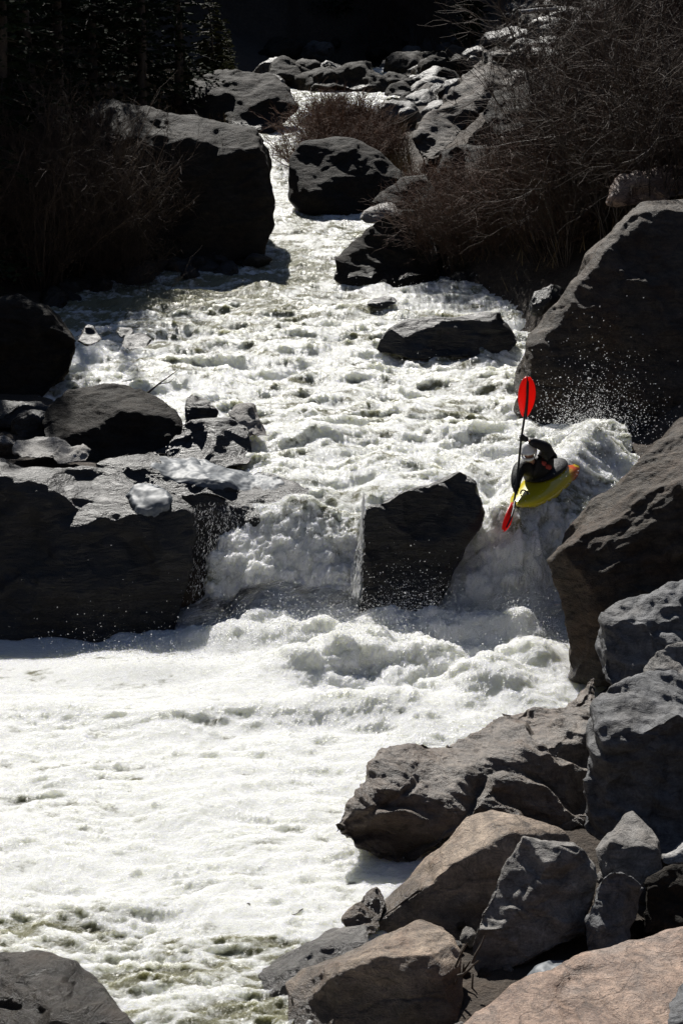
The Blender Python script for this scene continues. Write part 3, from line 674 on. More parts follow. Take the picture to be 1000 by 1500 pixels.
# rocks along the far rapid and head of the river
for i in range(34):
    px, py = RS.uniform(380, 690), RS.uniform(72, 120)
    p = atz(px, py, 4.9)
    if p.y > 105: p.y = RS.uniform(82, 100)
    small('rock', i, 'dark' if i % 3 else 'talus', (p.x, p.y, tab(WT, np.array([p.y]))[0] + 0.15), RS.choice([.8, 1.1, 1.5, 2.0]),
          'dark rock strewn along the head of the far rapid', 'rocks at the head of the far rapid')
for (px, py, Y, sz) in [(600, 160, 64, 1.3), (650, 150, 65, 1.1), (620, 128, 68, 1.5), (655, 118, 68, 1.4), (590, 175, 62, 1.0), (668, 140, 64, 1.2), (640, 100, 72, 1.5), (690, 120, 66, 1.0), (580, 118, 71, 1.1), (672, 98, 72, 1.4)]:
    p = at(px, py, Y)
    small('rock', px, 'dark', (p.x, p.y, max(p.z - .1, gz(p.x, p.y))), sz, 'dark rock heaped beside the right end of the far rapid', 'rocks heaped beside the far rapid')
# bank stones along the foot of the left thicket and the far right shore
for i in range(26):
    px = 70 + i * 12 + RS.uniform(-6, 6); py = 408 - i * 0.8 + RS.uniform(-6, 8)
    if i < 5: py += 14 - i * 2
    p = atz(px, py, 2.45)
    small('rock', i, 'black', (p.x, p.y, waterz(p.x, p.y) + .02), RS.uniform(.35, .8), 'black wet stone at the foot of the left bank thicket', 'stones along the left bank waterline')
for i in range(18):
    px = 640 + i * 11 + RS.uniform(-6, 6); py = 414 + RS.uniform(-4, 6)
    p = atz(px, py, 2.2)
    small('rock', i, 'black', (p.x, p.y, waterz(p.x, p.y) + .02), RS.uniform(.25, .6), 'black wet stone along the shore under the right thicket', 'stones along the right bank waterline')
for (px, py, Y, sz, lab) in [(800, 440, 34.5, .7, 'wet stone in the eddy left of the huge dark boulder'), (5, 655, 27.6, .5, 'grey stone at the left edge beside the pale rounded stones'),
                             (45, 628, 28.3, .7, 'dark stone in the icy gap before the big black wet rock'), (20, 610, 28.9, .9, 'black stone behind the icy gap at the left edge')]:
    p = at(px, py, Y); small('rock', int(px), 'black' if px != 5 else 'grey', p, sz, lab, None)
# pebbles and cobbles wedged between the near right boulders
for i in range(40):
    p = Vector((RS.uniform(0.6, 4.2), RS.uniform(13.3, 18.5), 0)); p.z = gz(p.x, p.y) + .02
    small('rock', i, RS.choice(['grey', 'brown', 'dark']), p, RS.uniform(.15, .45), 'small cobble lying between the near right bank boulders', 'cobbles between the near boulders')

for i in range(90):
    p = Vector((RS.uniform(0.9, 4.0), RS.uniform(13.0, 17.5), 0)); p.z = gz(p.x, p.y) + .01
    small('rock', i, RS.choice(['grey', 'brown', 'umber']), p, RS.uniform(.06, .18), 'small cobble lying between the near right bank boulders', 'cobbles between the near boulders')

# ------------------------------------------------------------------ twig thickets
def bush_lines(seed, h, nst, spread, nb=7, nt=5, lean=0.5, tw=0.0045):
    rs = np.random.RandomState(seed); stems, twigs = [], []
    def grow(p, d, L, n, wob, up):
        pts = [p]; d = d / np.linalg.norm(d)
        for _ in range(n):
            d = d + rs.normal(size=3) * wob + np.array([0, 0, up]); d /= np.linalg.norm(d)
            pts.append(pts[-1] + d * L / n)
        return np.array(pts)
    for _ in range(nst):
        a = rs.uniform(0, 6.283); ln = rs.uniform(0.05, lean) ; r0 = spread * rs.uniform(0, .25)
        d = np.array([math.cos(a) * ln, math.sin(a) * ln, 1.0]); L = h * rs.uniform(.6, 1.1)
        s = grow(np.array([math.cos(a) * r0, math.sin(a) * r0, -0.15]), d, L, 8, .12, -.01)
        stems.append((s, np.linspace(.016, .005, 9) * (h / 2.5) ** .5))
        for _ in range(nb):
            i = rs.randint(2, 9); dd = s[i] - s[i - 1]; dd = dd / np.linalg.norm(dd) + rs.normal(size=3) * .55
            b = grow(s[i], dd, h * rs.uniform(.18, .42), 5, .16, .02)
            stems.append((b, np.linspace(.008, .004, 6)))
            for _ in range(nt):
                j = rs.randint(1, 6); dd = b[j] - b[j - 1]; dd = dd / np.linalg.norm(dd) + rs.normal(size=3) * .6
                twigs.append((grow(b[j], dd, h * rs.uniform(.06, .2), 3, .2, .02), np.linspace(tw, tw * .5, 4)))
    return stems, twigs
def make_bush(seed, mats, label, cat, group, name='willow_bush', **kw):
    e = empty(name, (0, 0, 0), label, cat, group)
    s, t = bush_lines(seed, **kw)
    link('stems', tubes('stems', s), M[mats[0]], e); link('twigs', tubes('twigs', t), M[mats[1]], e)
    return e
def place(proto, used, loc, s, rz=None, label=None, group=None):
    o = proto if not used else copy_tree(proto)
    o.location = loc; o.scale = (s, s, s); o.rotation_euler = (0, 0, RS.uniform(0, 6.28) if rz is None else rz)
    if label: o['label'] = label
    if group: o['group'] = group
    return o
LB = 'leafless reddish brown willow bush in the dense right bank thicket'; GB = 'willow bushes of the right bank thicket'
protos = [make_bush(s, ('twiggrey', 'twig'), LB, 'bush', GB, h=2.6, nst=34, spread=2.0, nb=8, nt=6, lean=.75) for s in (1, 2, 3)]
used = [False] * 3
spots = []
while len(spots) < 48:
    px, py = RS.uniform(610, 1060), RS.uniform(40, 405)
    tl = np.interp(px, [610, 640, 700, 760, 830, 880, 1000], [330, 300, 285, 215, 130, 40, -80])
    if py < tl + 35: continue
    if px > 860 and py > 330: continue
    for yy in np.arange(33, 75, 0.4):
        p = at(px, py, yy)
        if p.z <= gz(p.x, p.y): break
    else: continue
    spots.append((p.x, p.y, min(.95, max(.28, (py - tl) / (2.9 * 2600 / yy)))))
for i, (x, y, sc_) in enumerate(spots):
    k_ = i % 3
    place(protos[k_], used[k_], (x, y, gz(x, y) - .05), sc_ * RS.uniform(.85, 1.1)); used[k_] = True
# shoreline row overhanging the water
for i in range(12):
    px = 640 + i * 19; p = atz(px, 408 + RS.uniform(-6, 4), 2.3); k_ = i % 3
    place(protos[k_], True, (p.x, p.y + .3, gz(p.x, p.y + .3)), RS.uniform(.5, .75))
# taller bare alders standing in front at the right
LA = 'tall bare alder with dark upright stems behind the huge dark boulder'
ald = make_bush(9, ('bark', 'twiggrey'), LA, 'shrub', 'tall bare alders on the right', name='bare_alder', h=5.2, nst=11, spread=1.2, nb=14, nt=7, lean=.45, tw=.006)
for i, (px, py, Y) in enumerate([(830, 330, 38), (905, 300, 37), (960, 290, 36.5), (1010, 300, 36), (870, 250, 42), (940, 220, 43), (1000, 190, 44), (800, 280, 42)]):
    p = at(px, py, Y); place(ald, i > 0, (p.x, p.y, gz(p.x, p.y) - .1), RS.uniform(.8, 1.15))
# left bank
LL = 'leafless dark willow bush in front of the massive left boulder'; GL = 'bushes on the left bank'
lp = make_bush(21, ('twiggrey', 'twiggrey'), LL, 'bush', GL, h=3.0, nst=30, spread=2.0, nb=8, nt=6, lean=.6)
for i in range(26):
    px = RS.uniform(-30, 250); py = RS.uniform(340, 405)
    p = at(px, py, RS.uniform(38.5, 42)); z = gz(p.x, p.y)
    place(lp, i > 0, (p.x, p.y, z - .05), RS.uniform(.6, 1.25) * (1 if px < 150 else .6))
# rusty bushes on the gravel island
rp_ = make_bush(31, ('rust', 'rust'), 'low rusty brown bush on the island behind the rounded boulder', 'bush', 'rusty bushes on the island', h=1.25, nst=44, spread=1.6, nb=7, nt=5, lean=1.2)
for i in range(20):
    px, py = RS.uniform(415, 590), RS.uniform(178, 215)
    p = at(px, py, RS.uniform(51, 58)); z = gz(p.x, p.y)
    place(rp_, i > 0, (p.x, p.y, z), RS.uniform(.7, 1.15))
for i in range(12):
    px, py = RS.uniform(625, 780), RS.uniform(285, 340)
    for yy in np.arange(40, 70, 0.4):
        p = at(px, py, yy)
        if p.z <= gz(p.x, p.y): break
    place(rp_, True, (p.x, p.y, gz(p.x, p.y)), RS.uniform(.5, .8), label='low rusty brown bush at the foot of the right slope', group='rusty bushes on the right slope')

# ------------------------------------------------------------------ conifers and other trees
def conifer(seed, h, r, name, label, group, mats=('bark', 'needle'), dens=1.0, low=.04):
    rs = np.random.RandomState(seed)
    e = empty(name, (0, 0, 0), label, 'tree', group)
    zt = np.linspace(-.3, h, 12); trunk = np.stack([.08 * np.sin(zt * .7), .06 * np.cos(zt * .9), zt], 1)
    link('trunk', tubes('trunk', [(trunk, np.linspace(h * .016, .01, 12))], 8), M[mats[0]], e)
    V, F, br = [], [], []
    z = h * low
    while z < h * .99:
        k0 = max(.05, (1 - z / h)) ** .8 * r * rs.uniform(.75, 1.1)
        for _ in range(rs.randint(4, 7)):
            a = rs.uniform(0, 6.283); L = k0 * rs.uniform(.55, 1.1); dr = rs.uniform(-.25, .12)
            nn = max(3, int(L / .17 * dens)); dirv = np.array([math.cos(a), math.sin(a), 0]); sd_ = np.array([-math.sin(a), math.cos(a), 0])
            tt = np.linspace(0, 1, 4); br.append((np.stack([dirv[0] * L * tt, dirv[1] * L * tt, z + L * (dr * tt - .12 * tt ** 2)], 1), np.linspace(.018, .005, 4)))
            for i in range(nn):
                t = (i + rs.uniform(.2, 1)) / nn; c = dirv * L * t + np.array([0, 0, z + L * (dr * t - .12 * t * t)])
                w = .34 * (1.1 - .6 * t) * min(1, L + .3)
                for sgn in (-1, 1):
                    d1 = (sd_ * sgn * rs.uniform(.6, 1) + dirv * rs.uniform(.3, .9) + np.array([0, 0, rs.uniform(-.35, .3)])) * w
                    d2 = np.cross(d1, rs.normal(size=3)); d2 = d2 / (np.linalg.norm(d2) + 1e-6) * w * .22
                    o = len(V); V += [c, c + d1 * .5 + d2, c + d1, c + d1 * .5 - d2]; F.append((o, o + 1, o + 2, o + 3))
        z += h * .022 + .03
    cr = link('crown', mesh_np('crown', np.array(V), np.array(F), False), M[mats[1]], e)
    bo = tubes('b', br); bm = bmesh.new(); bm.from_mesh(cr.data); nf = len(bm.faces); bm.from_mesh(bo); bm.faces.ensure_lookup_table()
    for f_ in bm.faces[nf:]: f_.material_index = 1
    bm.to_mesh(cr.data); bm.free(); cr.data.materials.append(M[mats[0]]); bpy.data.meshes.remove(bo)
    return e
cf = [conifer(s, 13, 2.4, 'spruce_tree', 'dark spruce tree on the shaded far valley side', 'dark spruces across the valley head') for s in (1, 2)]
uc = [False, False]
def put_tree(x, y, s, label=None, group=None):
    k_ = RS.randint(0, 1); place(cf[k_], uc[k_], (x, y, gz(x, y) - .2), s, label=label, group=group); uc[k_] = True
for i in range(46):
    put_tree(-26 + i * 1.15 + RS.uniform(-.8, .8) if i < 40 else RS.uniform(-24, 6), 99 + RS.uniform(0, 16), RS.uniform(.7, 1.2))
LT = 'black shaded spruce tree on the left bank slope'; GT = 'shaded spruces on the left bank slope'
for i in range(52):
    y = RS.uniform(47, 96); x = -5.2 - .045 * (y - 45) - RS.uniform(0.4, 11)
    if y < 60: x -= 1.6
    put_tree(x, y, RS.uniform(.6, 1.15), LT, GT)
for (x_, y_) in [(-7.0, 52), (-8.4, 53), (-6.0, 55), (-9.5, 50.5), (-5.2, 58)]: put_tree(x_, y_, .85, LT, GT)
for (px, Y) in [(-30, 38), (20, 40), (60, 43.5), (-10, 44), (100, 47), (45, 48)]:
    p = at(px, 400, Y); put_tree(p.x, p.y, RS.uniform(.7, .9), LT, GT)
yc = conifer(5, 3.2, 1.0, 'young_pine', 'young yellow green pine on the left bank above the boulders', 'young pines on the left bank', ('bark', 'needle2'), 1.4)
for i, (px, py, Y, s) in enumerate([(312, 112, 64, 1.05), (266, 120, 63, .6), (335, 118, 66, .6), (235, 128, 62, .5)]):
    p = at(px, py, Y); place(yc, i > 0, (p.x, p.y, p.z - .1), s)
yc2 = conifer(6, 5, 1.3, 'small_spruce', 'dark green spruce at the left foot of the far talus slope', None, ('bark', 'needle'), 1.3)
p = at(690, 90, 88); place(yc2, False, (p.x, p.y, gz(p.x, p.y)), 1.1)
bt = make_bush(41, ('twiggrey', 'twiggrey'), 'pale grey bare tree at the head of the river', 'tree', 'pale bare trees at the river head', name='bare_tree', h=5.5, nst=16, spread=1.5, nb=14, nt=7, lean=.4, tw=.011)
for i, (px, Y, s) in enumerate([(575, 92, 1.0), (610, 94, .9), (640, 90, .6), (550, 95, .6)]):
    p = at(px, 95, Y); place(bt, i > 0, (p.x, p.y, gz(p.x, p.y)), s)
# dry grass: too many blades to count
gl = np.random.RandomState(3); VV, FF = [], []
for i in range(9000):
    if i < 3000: x, y = gl.uniform(-1.0, 2.0), gl.uniform(49, 58)
    elif i < 4200: y = gl.uniform(38, 48); x = float(tab(XB, np.array([y]))[0]) + gl.uniform(0, 7)
    else: y = gl.uniform(50, 68); x = -3.5 - gl.uniform(0, 6)
    z = gz(x, y) - .03; hgt = gl.uniform(.25, .6); dx, dy = gl.normal(size=2) * .14; a = gl.uniform(0, 3.14); w = .012
    o = len(VV); VV += [(x - w * math.cos(a), y - w * math.sin(a), z), (x + w * math.cos(a), y + w * math.sin(a), z), (x + dx + w * .2, y + dy, z + hgt), (x + dx, y + dy, z + hgt)]
    FF.append((o, o + 1, o + 2, o + 3))
tag(link('dry_grass', mesh_np('dry_grass', np.array(VV), np.array(FF), False), M['grass']), 'dry yellow grass tufts on both far banks', 'grass', kind='stuff')
# driftwood
dw = np.random.RandomState(8)
for i in range(9):
    a = at(dw.uniform(655, 700), dw.uniform(1410, 1500), 14.0 + dw.uniform(-.2, .3)); d = Vector((dw.uniform(-.12, .18), dw.uniform(-.1, .1), dw.uniform(.1, .35)))
    pts = [a + d * t + Vector((0, 0, .02 * math.sin(t * 5 + i))) for t in (0, .25, .5, .75, 1)]
    tag(link('driftwood_stick', tubes('driftwood_stick', [(np.array(pts), np.linspace(.014, .007, 5))], 6), M['bark']), 'thin driftwood stick jammed beside the dark leaning block', 'driftwood', 'driftwood sticks between the near boulders')
tag(link('bare_branch', tubes('bare_branch', [(np.array([at(*q) for q in [(205, 585, 29.2), (232, 563, 29.0), (250, 550, 28.9), (262, 541, 28.8)]]), [.02, .014, .009, .004]),
     (np.array([at(*q) for q in [(232, 563, 29.0), (248, 560, 28.9), (256, 553, 28.8)]]), [.01, .007, .003])], 5), M['bark']), 'bare branch sticking up behind the big black wet rock', 'branch')
tag(link('fallen_log', tubes('fallen_log', [(np.array([at(*q) for q in [(762, 18, 70), (790, 15, 70.3), (815, 14, 70.6)]]), [.09, .1, .08])], 8), M['pale']), 'pale fallen log lying across the talus at the top', 'log')

# ------------------------------------------------------------------ kayak, paddler, paddle
M['neoprene'] = simple('black_neoprene', (0.012, 0.012, 0.014), 0.6, 0.4, 25, 0.5, Specular_IOR_Level=0.35)
M['vest'] = simple('dark_vest_fabric', (0.02, 0.018, 0.02), 0.6, 0.3, 60, 0.3)
M['vestred'] = simple('red_vest_panel', (0.32, 0.03, 0.02), 0.55, 0.2, 60)
M['helmet'] = simple('white_helmet_shell', (0.84, 0.84, 0.82), 0.25, 0.06, 20)
M['skin'] = simple('skin', (0.42, 0.23, 0.16), 0.5, 0.1, 30)
M['hair'] = simple('dark_eye', (0.02, 0.015, 0.01), 0.3)
M['shaft'] = simple('black_shaft', (0.015, 0.015, 0.016), 0.35)
M['bluemark'] = simple('blue_mark', (0.03, 0.05, 0.22), 0.3)
k = NT('red_blade_plastic'); b = k.bsdf
b.inputs['Base Color'].default_value = (0.80, 0.035, 0.02, 1); b.inputs['Roughness'].default_value = 0.3
tr = k.n('BsdfTranslucent'); tr.inputs[0].default_value = (0.95, 0.05, 0.03, 1)
ms = k.n('MixShader'); ms.inputs[0].default_value = 0.5; k.l(b.outputs[0], ms.inputs[1]); k.l(tr.outputs[0], ms.inputs[2]); k.l(ms.outputs[0], k.out.inputs[0])
M['blade'] = k.m
k = NT('kayak_plastic'); b = k.bsdf; tc = k.n('TexCoord').outputs['Object']
sx = k.n('SeparateXYZ'); k.l(tc, sx.inputs[0]); nz = k.noise(tc, 5, 3, 0.6)
v = k.math('ADD', sx.outputs[0], k.math('MULTIPLY', k.math('SUBTRACT', nz, 0.5), 0.8))
cr = k.ramp(k.math('MULTIPLY_ADD', v, 0.45, 0.5), [(0.05, (0.6, 0.48, 0.02)), (0.12, (0.66, 0.07, 0.012)), (0.17, (0.6, 0.5, 0.03)), (0.27, (0.64, 0.5, 0.03)), (0.30, (0.68, 0.08, 0.015)), (0.37, (0.62, 0.12, 0.015)), (0.47, (0.62, 0.50, 0.015)), (0.9, (0.66, 0.56, 0.02))])
k.l(cr, b.inputs['Base Color']); b.inputs['Roughness'].default_value = 0.18; b.inputs['Coat Weight'].default_value = 0.5
M['kayak'] = k.m

bow, stern = at(757, 747, 24.72), at(846, 668, 26.45)
ax = (bow - stern).normalized(); KL = (bow - stern).length
upk = Vector((-0.16, -0.05, 1)); upk = (upk - ax * upk.dot(ax)).normalized(); sd = upk.cross(ax)
KM = Matrix((ax, sd, upk)).transposed().to_4x4(); KM.translation = (bow + stern) / 2
kay = empty('kayak', (0, 0, 0), 'yellow whitewater kayak with orange stern dropping over the lip', 'kayak'); kay.matrix_world = KM
NS, NA = 40, 28; V = []
for i in range(NS + 1):
    t = i / NS; s_ = 2 * t - 1; e_ = max(0, 1 - abs(s_) ** 2.8) ** .55
    w = .335 * e_ + .002; kz = -.17 + .17 * abs(s_) ** 2.6; dz = .13 + .05 * math.exp(-(s_ / .45) ** 2) + (.02 if s_ > 0 else -.03) * s_ * s_
    mz = (kz + dz) / 2 * .9; 
    for j in range(NA):
        a = 2 * math.pi * j / NA; c_, q_ = math.cos(a), math.sin(a)
        y = w * math.copysign(abs(c_) ** .7, c_); hh = (dz - mz) if q_ > 0 else (mz - kz)
        z = mz + hh * math.copysign(abs(q_) ** .75, q_) * max(e_, .06) ** .6
        V.append((s_ * KL / 2, y, z))
F = [(i * NA + j, i * NA + (j + 1) % NA, (i + 1) * NA + (j + 1) % NA, (i + 1) * NA + j) for i in range(NS) for j in range(NA)]
hull = link('hull', mesh_np('hull', V, F), M['kayak'], kay)
def ring(name, c, rx, ry, r, mat, parent, n=28):
    a = np.linspace(0, 2 * math.pi, n + 1); pts = np.stack([c[0] + rx * np.cos(a), c[1] + ry * np.sin(a), np.full(n + 1, c[2])], 1)
    return link(name, tubes(name, [(pts, np.full(n + 1, r))], 8), M[mat], parent)
ring('coaming', (-.02, 0, .185), .42, .24, .022, 'shaft', kay)
for sx_ in (1, -1):
    a = np.linspace(0, math.pi, 9); x0 = sx_ * (KL / 2 - .27)
    link('grab_loop', tubes('grab_loop', [(np.stack([np.full(9, x0), .06 * np.cos(a), .135 + .065 * np.sin(a)], 1), np.full(9, .012))], 6), M['shaft'], kay)
# dark blue stripe mark on the deck side
V = []; F = []
for i in range(7):
    x_ = -.30 + .05 * i
    for (yy, zz) in ((-.318, .075), (-.285, .125)): V.append((x_, yy - .006, zz))
for i in range(6): F.append((2 * i, 2 * i + 2, 2 * i + 3, 2 * i + 1))
link('deck_stripe', mesh_np('deck_stripe', V, F), M['bluemark'], kay)

def skin_mesh(name, verts, edges, radii, root=0, sub=2):
    me = bpy.data.meshes.new('t'); me.from_pydata([tuple(v) for v in verts], edges, [])
    o = bpy.data.objects.new('t', me); COL.objects.link(o)
    md = o.modifiers.new('s', 'SKIN'); md.use_smooth_shade = True
    for i, r_ in enumerate(radii):
        sv = me.skin_vertices[0].data[i]; sv.radius = (r_, r_) if isinstance(r_, float) else r_; sv.use_root = (i == root)
    o.modifiers.new('u', 'SUBSURF').levels = sub
    dg = bpy.context.evaluated_depsgraph_get(); dg.update()
    out = bpy.data.meshes.new_from_object(o.evaluated_get(dg)); bpy.data.objects.remove(o); bpy.data.meshes.remove(me)
    out.name = name; out.materials.clear(); return out
pers = empty('person', at(792, 722, 25.75), 'kayaker in black dry top and white full face helmet reaching the paddle down', 'person')
pers_inv = Vector(pers.location)
def J(px, py, Y): return at(px, py, Y) - pers_inv
hip, waist, chest, neck = J(795, 722, 25.72), J(792, 708, 25.62), J(784, 688, 25.42), J(778, 677, 25.28)
hd0, hd1 = J(775, 668, 25.18), J(772, 655, 25.14)
shR, elR, wrR = J(761, 683, 25.2), J(755, 702, 24.98), J(755, 717, 24.84)
shL, elL, wrL = J(800, 670, 25.34), J(800, 655, 25.08), J(774, 645.5, 24.97)
vs = [hip, waist, chest, neck, hd0, hd1, shR, elR, wrR, shL, elL, wrL]
es = [(0, 1), (1, 2), (2, 3), (3, 4), (4, 5), (2, 6), (6, 7), (7, 8), (2, 9), (9, 10), (10, 11)]
link('body', skin_mesh('body', vs, es, [.12, .11, .11, .055, .07, .065, .045, .035, .028, .045, .035, .028]), M['skin'], pers)
top_v = [hip, waist, chest, neck, shR, elR, wrR, shL, elL, wrL]
top_e = [(0, 1), (1, 2), (2, 3), (2, 4), (4, 5), (5, 6), (2, 7), (7, 8), (8, 9)]
link('dry_top', skin_mesh('dry_top', top_v, top_e, [.19, .185, .20, .10, .115, .088, .06, .12, .095, .062]), M['neoprene'], pers)
vest = link('life_vest', skin_mesh('life_vest', [waist.lerp(hip, .2), chest.lerp(waist, .4), chest.lerp(neck, .35)], [(0, 1), (1, 2)], [.215, .23, .20]), M['vest'], pers)
for dxp, dyp in ((0, 0), (8, 5)):
    c = J(795 + dxp, 679 + dyp, 25.24)
    bm = bmesh.new(); bmesh.ops.create_cube(bm, size=1, matrix=Matrix.Translation(c) @ Matrix.Rotation(.4, 4, 'Y') @ Matrix.Diagonal((.085, .05, .07, 1)))
    bmesh.ops.bevel(bm, geom=bm.edges[:], offset=.012, segments=2, affect='EDGES'); me = bpy.data.meshes.new('vest_pocket'); bm.to_mesh(me); bm.free()
    link('vest_pocket', me, M['vestred'], vest)
# head: face features and helmet in a head frame
fw = Vector((-.22, -.93, -.30)).normalized(); hu = Vector((-.10, -.25, 1)); hu = (hu - fw * hu.dot(fw)).normalized(); hs = fw.cross(hu)
HM = Matrix((hs, fw, hu)).transposed().to_4x4(); HM.translation = J(774, 662, 25.12)
bm = bmesh.new(); bmesh.ops.create_uvsphere(bm, u_segments=32, v_segments=20, radius=1)
for v in bm.verts:
    x, y, z = v.co; f = max(0, y)
    v.co = Vector((x * .078, y * .098, z * .118))
    v.co.y += .030 * f * math.exp(-(x / .16) ** 2 - ((z + .12) / .16) ** 2)            # nose
    v.co.y += .010 * f * math.exp(-((z - .22) / .1) ** 2)                              # brow
    v.co.y -= .010 * f * math.exp(-((abs(x) - .36) / .16) ** 2 - ((z - .06) / .1) ** 2) # eye sockets
    v.co.y += .008 * f * math.exp(-(x / .3) ** 2 - ((z + .42) / .08) ** 2)             # lips
    v.co.y += .010 * f * math.exp(-(x / .3) ** 2 - ((z + .75) / .15) ** 2)             # chin
bm.transform(HM); me = bpy.data.meshes.new('face'); bm.to_mesh(me); bm.free(); me.polygons.foreach_set('use_smooth', [True] * len(me.polygons))
face = link('face', me, M['skin'], pers)
for sx_ in (-1, 1):
    bm = bmesh.new(); bmesh.ops.create_uvsphere(bm, u_segments=12, v_segments=8, radius=.013, matrix=HM @ Matrix.Translation((sx_ * .03, .084, .008)))
    me = bpy.data.meshes.new('eye'); bm.to_mesh(me); bm.free(); link('eye', me, M['hair'], face)
bm = bmesh.new(); bmesh.ops.create_uvsphere(bm, u_segments=40, v_segments=28, radius=1)
dead = [f for f in bm.faces if (lambda c: (c.y > .42 and -.34 < c.z < .22) or c.z < -.96 or (c.z < -.66 and c.y < .2))(f.calc_center_median())]
bmesh.ops.delete(bm, geom=dead, context='FACES')
for v in bm.verts:
    x, y, z = v.co; v.co = Vector((x * .122, y * (.142 + (.03 if z < -.4 and y > 0 else 0)), z * .150 + .012))
    if .15 < z < .36 and y > .5: v.co.y += .035                                        # peak
bmesh.ops.solidify(bm, geom=bm.faces[:], thickness=.012)
bm.transform(HM); me = bpy.data.meshes.new('helmet'); bm.to_mesh(me); bm.free(); me.polygons.foreach_set('use_smooth', [True] * len(me.polygons))
link('helmet', me, M['helmet'], pers)
# spray skirt over the cockpit
bm = bmesh.new(); bmesh.ops.create_uvsphere(bm, u_segments=32, v_segments=16, radius=1)
for v in bm.verts: v.co = Vector((v.co.x * .445 - .02, v.co.y * .265, .185 + v.co.z * (.10 if v.co.z > 0 else .012)))
bm.transform(Matrix.Translation(-pers_inv) @ KM); me = bpy.data.meshes.new('spray_skirt'); bm.to_mesh(me); bm.free(); me.polygons.foreach_set('use_smooth', [True] * len(me.polygons))
link('spray_skirt', me, M['neoprene'], pers)
# paddle
pad = empty('paddle', at(762, 642, 24.93), 'double bladed paddle with translucent red blades held upright by the kayaker', 'paddle'); p0 = Vector(pad.location)
def Q(px, py, Y): return at(px, py, Y) - p0
sp = [Q(772, 553, 24.97), Q(769, 602, 24.96), Q(763, 642, 24.93), Q(755, 720, 24.80), Q(751.5, 740, 24.62)]
link('shaft', tubes('shaft', [(np.array(sp), np.array([.008, .016, .017, .017, .016]))], 10), M['shaft'], pad)
def blade(c0, c1, wid, nrm, spine=True):
    d = c1 - c0; L = d.length; d.normalize(); s_ = d.cross(nrm).normalized(); nn = s_.cross(d).normalized()
    bm = bmesh.new(); rows = []
    for i in range(15):
        t = i / 14; w = wid * (math.sin(math.pi * min(1, (t * .93 + .05))) ** .55) * (.75 + .32 * t) * .5
        rows.append([bm.verts.new(c0 + d * L * t + s_ * w * u - nn * (.03 * u * u - .03 * math.sin(t * 3.1))) for u in np.linspace(-1, 1, 9)])
    for i in range(14):
        for j in range(8): bm.faces.new((rows[i][j], rows[i][j + 1], rows[i + 1][j + 1], rows[i + 1][j]))
    bmesh.ops.recalc_face_normals(bm, faces=bm.faces); bmesh.ops.solidify(bm, geom=bm.faces[:], thickness=.006)
    me = bpy.data.meshes.new('blade'); bm.to_mesh(me); bm.free(); me.polygons.foreach_set('use_smooth', [True] * len(me.polygons))
    o = link('blade', me, M['blade'], pad)
    pts = np.array([c0 + d * L * t + nn * (.03 * math.sin(t * 3.1) + .008) for t in np.linspace(-.05, .9, 8)])
    link('spine', tubes('spine', [(pts, np.linspace(.024, .012, 8))], 8), M['shaft'], o)
blade(Q(768.8, 611, 24.96), Q(773, 552, 25.0), .285, Vector((.15, -1, .1)))
blade(Q(752.5, 737, 24.63), Q(738, 777, 24.12), .20, Vector((.95, -.5, .35)))
# gloved hands closed on the shaft
def hand(wr, gp, axis, side):
    """palm from wrist to grip point, four fingers and a thumb curled round the shaft axis"""
    vs, es, rd = [wr, wr.lerp(gp, .6)], [(0, 1)], [.042, .045]
    axis = axis.normalized(); to = (wr - gp); to = (to - axis * to.dot(axis)).normalized(); sdv = axis.cross(to) * side
    for f in range(4):
        base = gp + axis * (f - 1.5) * .022; n0 = len(vs); Rr = .030
        for m_, ang in enumerate((.15, 1.0, 1.9, 2.8, 3.5)[: 5 if f < 3 else 4]):
            vs.append(base + (to * math.cos(ang) + sdv * math.sin(ang)) * Rr); rd.append(.012 - .0012 * m_)
            es.append((1 if m_ == 0 else len(vs) - 2, len(vs) - 1))
    prev = 1
    for m_, ang in enumerate((-.4, -1.2, -2.0)):
        vs.append(gp + axis * (.045 + .006 * m_) + (to * math.cos(ang) + sdv * math.sin(ang)) * .032); rd.append(.013 - .001 * m_); es.append((prev, len(vs) - 1)); prev = len(vs) - 1
    link('glove', skin_mesh('glove', vs, es, rd, 0, 1), M['neoprene'], pers)
toP = p0 - pers_inv
hand(wrL, sp[2] + toP, sp[1] - sp[3], 1); hand(wrR, sp[3] + toP, sp[2] - sp[4], -1)

# ------------------------------------------------------------------ spray: droplets too many to count
k = NT('droplet_water'); k.bsdf.inputs['Base Color'].default_value = (0.9, 0.9, 0.88, 1); k.bsdf.inputs['Roughness'].default_value = 0.08; k.bsdf.inputs['IOR'].default_value = 1.33
M['drop'] = k.m
g = np.random.RandomState(17); C = []; RR = []
def drops(n, px, py, Y, sx_, sy_, h, r0=.0021, dn=1.0):
    n = int(n * 6.5)
    c = at(px, py, Y)
    X_ = g.normal(c.x, sx_, n); Y_ = g.normal(Y, sy_, n)
    for x, y in zip(X_, Y_):
        C.append((x, y, wsurf(x, y) + abs(g.exponential(h * .45)) - .02)); RR.append(min(.0085, r0 * g.lognormal(0, .75)))
drops(1500, 480, 930, 23.2, .9, .5, .30); drops(1700, 650, 900, 23.6, .8, .4, .32); drops(700, 780, 900, 23.3, .4, .4, .35); drops(900, 560, 1010, 22.2, 1.2, .5, .18)
drops(420, 250, 955, 22.7, 1.0, .25, .16); drops(30, 120, 900, 23.0, 1.0, .3, .7, .003); drops(600, 860, 620, 28.0, .55, .4, .75, .0045); drops(500, 780, 640, 27.2, .7, .4, .25)
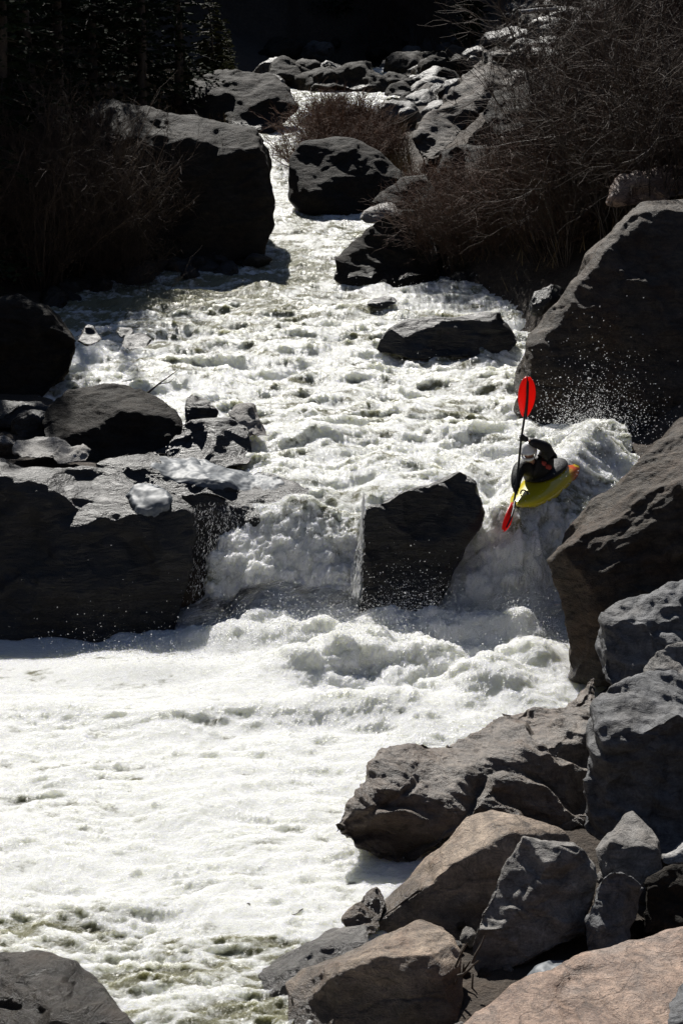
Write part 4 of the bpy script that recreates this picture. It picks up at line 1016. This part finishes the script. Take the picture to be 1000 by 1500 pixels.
drops(700, 430, 760, 25.0, .4, .3, .12); drops(600, 720, 800, 24.6, .45, .2, .15); drops(500, 620, 870, 24.0, .35, .2, .4); drops(900, 600, 640, 27.5, 2.0, .8, .10); drops(500, 560, 440, 36, 2.2, 2.0, .12, .009)
drops(250, 400, 690, 26.0, .3, .6, .25); drops(300, 850, 690, 26.0, .5, .5, .2)
C = np.array(C, np.float32); RR = np.array(RR, np.float32)
OV = np.array([(1, 0, 0), (-1, 0, 0), (0, 1, 0), (0, -1, 0), (0, 0, 1), (0, 0, -1)], np.float32)
OF = np.array([(0, 2, 4), (2, 1, 4), (1, 3, 4), (3, 0, 4), (2, 0, 5), (1, 2, 5), (3, 1, 5), (0, 3, 5)])
st_ = g.uniform(.7, 1.6, (len(C), 1, 3))
V = C[:, None] + OV[None] * RR[:, None, None] * st_; F = (OF[None] + np.arange(len(C))[:, None, None] * 6).reshape(-1, 3)
tag(link('spray_droplets', mesh_np('spray_droplets', V.reshape(-1, 3), F), M['drop']), 'white water droplets flung up around the fall', 'spray', kind='stuff')

# thin broken veil of water running down the wet rock between the left wall and the left chute
g = np.random.RandomState(23); ln = []
for i in range(1800):
    u = g.beta(1.8, 1.8); fy = g.uniform(0, 1) ** .8; L_ = g.uniform(1.2, 6)
    xx = (276 + 92 * u) * (1 - fy) + (258 + 118 * u) * fy; yy = 735 + 170 * fy
    Yv = 24.62 - .60 * fy - g.uniform(0, .06)
    n_ = 4; pts = [at(xx + g.normal() * .6 - 1.2 * t * (1 - 2 * u), yy + L_ * t, Yv - .02 * t) for t in np.linspace(0, 1, n_)]
    r_ = g.lognormal(-6.4, .6); ln.append((np.array(pts), r_ * np.array([.3, 1, .8, .2])))
for i in range(420):                                                    # thin spout off the left edge of the midstream rock
    fy = g.uniform(0, 1); xx = 533 - 12 * fy + g.normal() * (1 + 3.5 * fy); yy = 722 + 150 * fy; L_ = g.uniform(2, 12); Yv = 24.2 - .5 * fy - g.uniform(0, .06)
    pts = [at(xx - 1.0 * t, yy + L_ * t, Yv - .02 * t) for t in np.linspace(0, 1, 4)]
    ln.append((np.array(pts), g.lognormal(-5.9, .5) * np.array([.3, 1, .8, .2])))
tag(link('waterfall_veil', tubes('waterfall_veil', ln, 4), M['drop']), kind='structure')
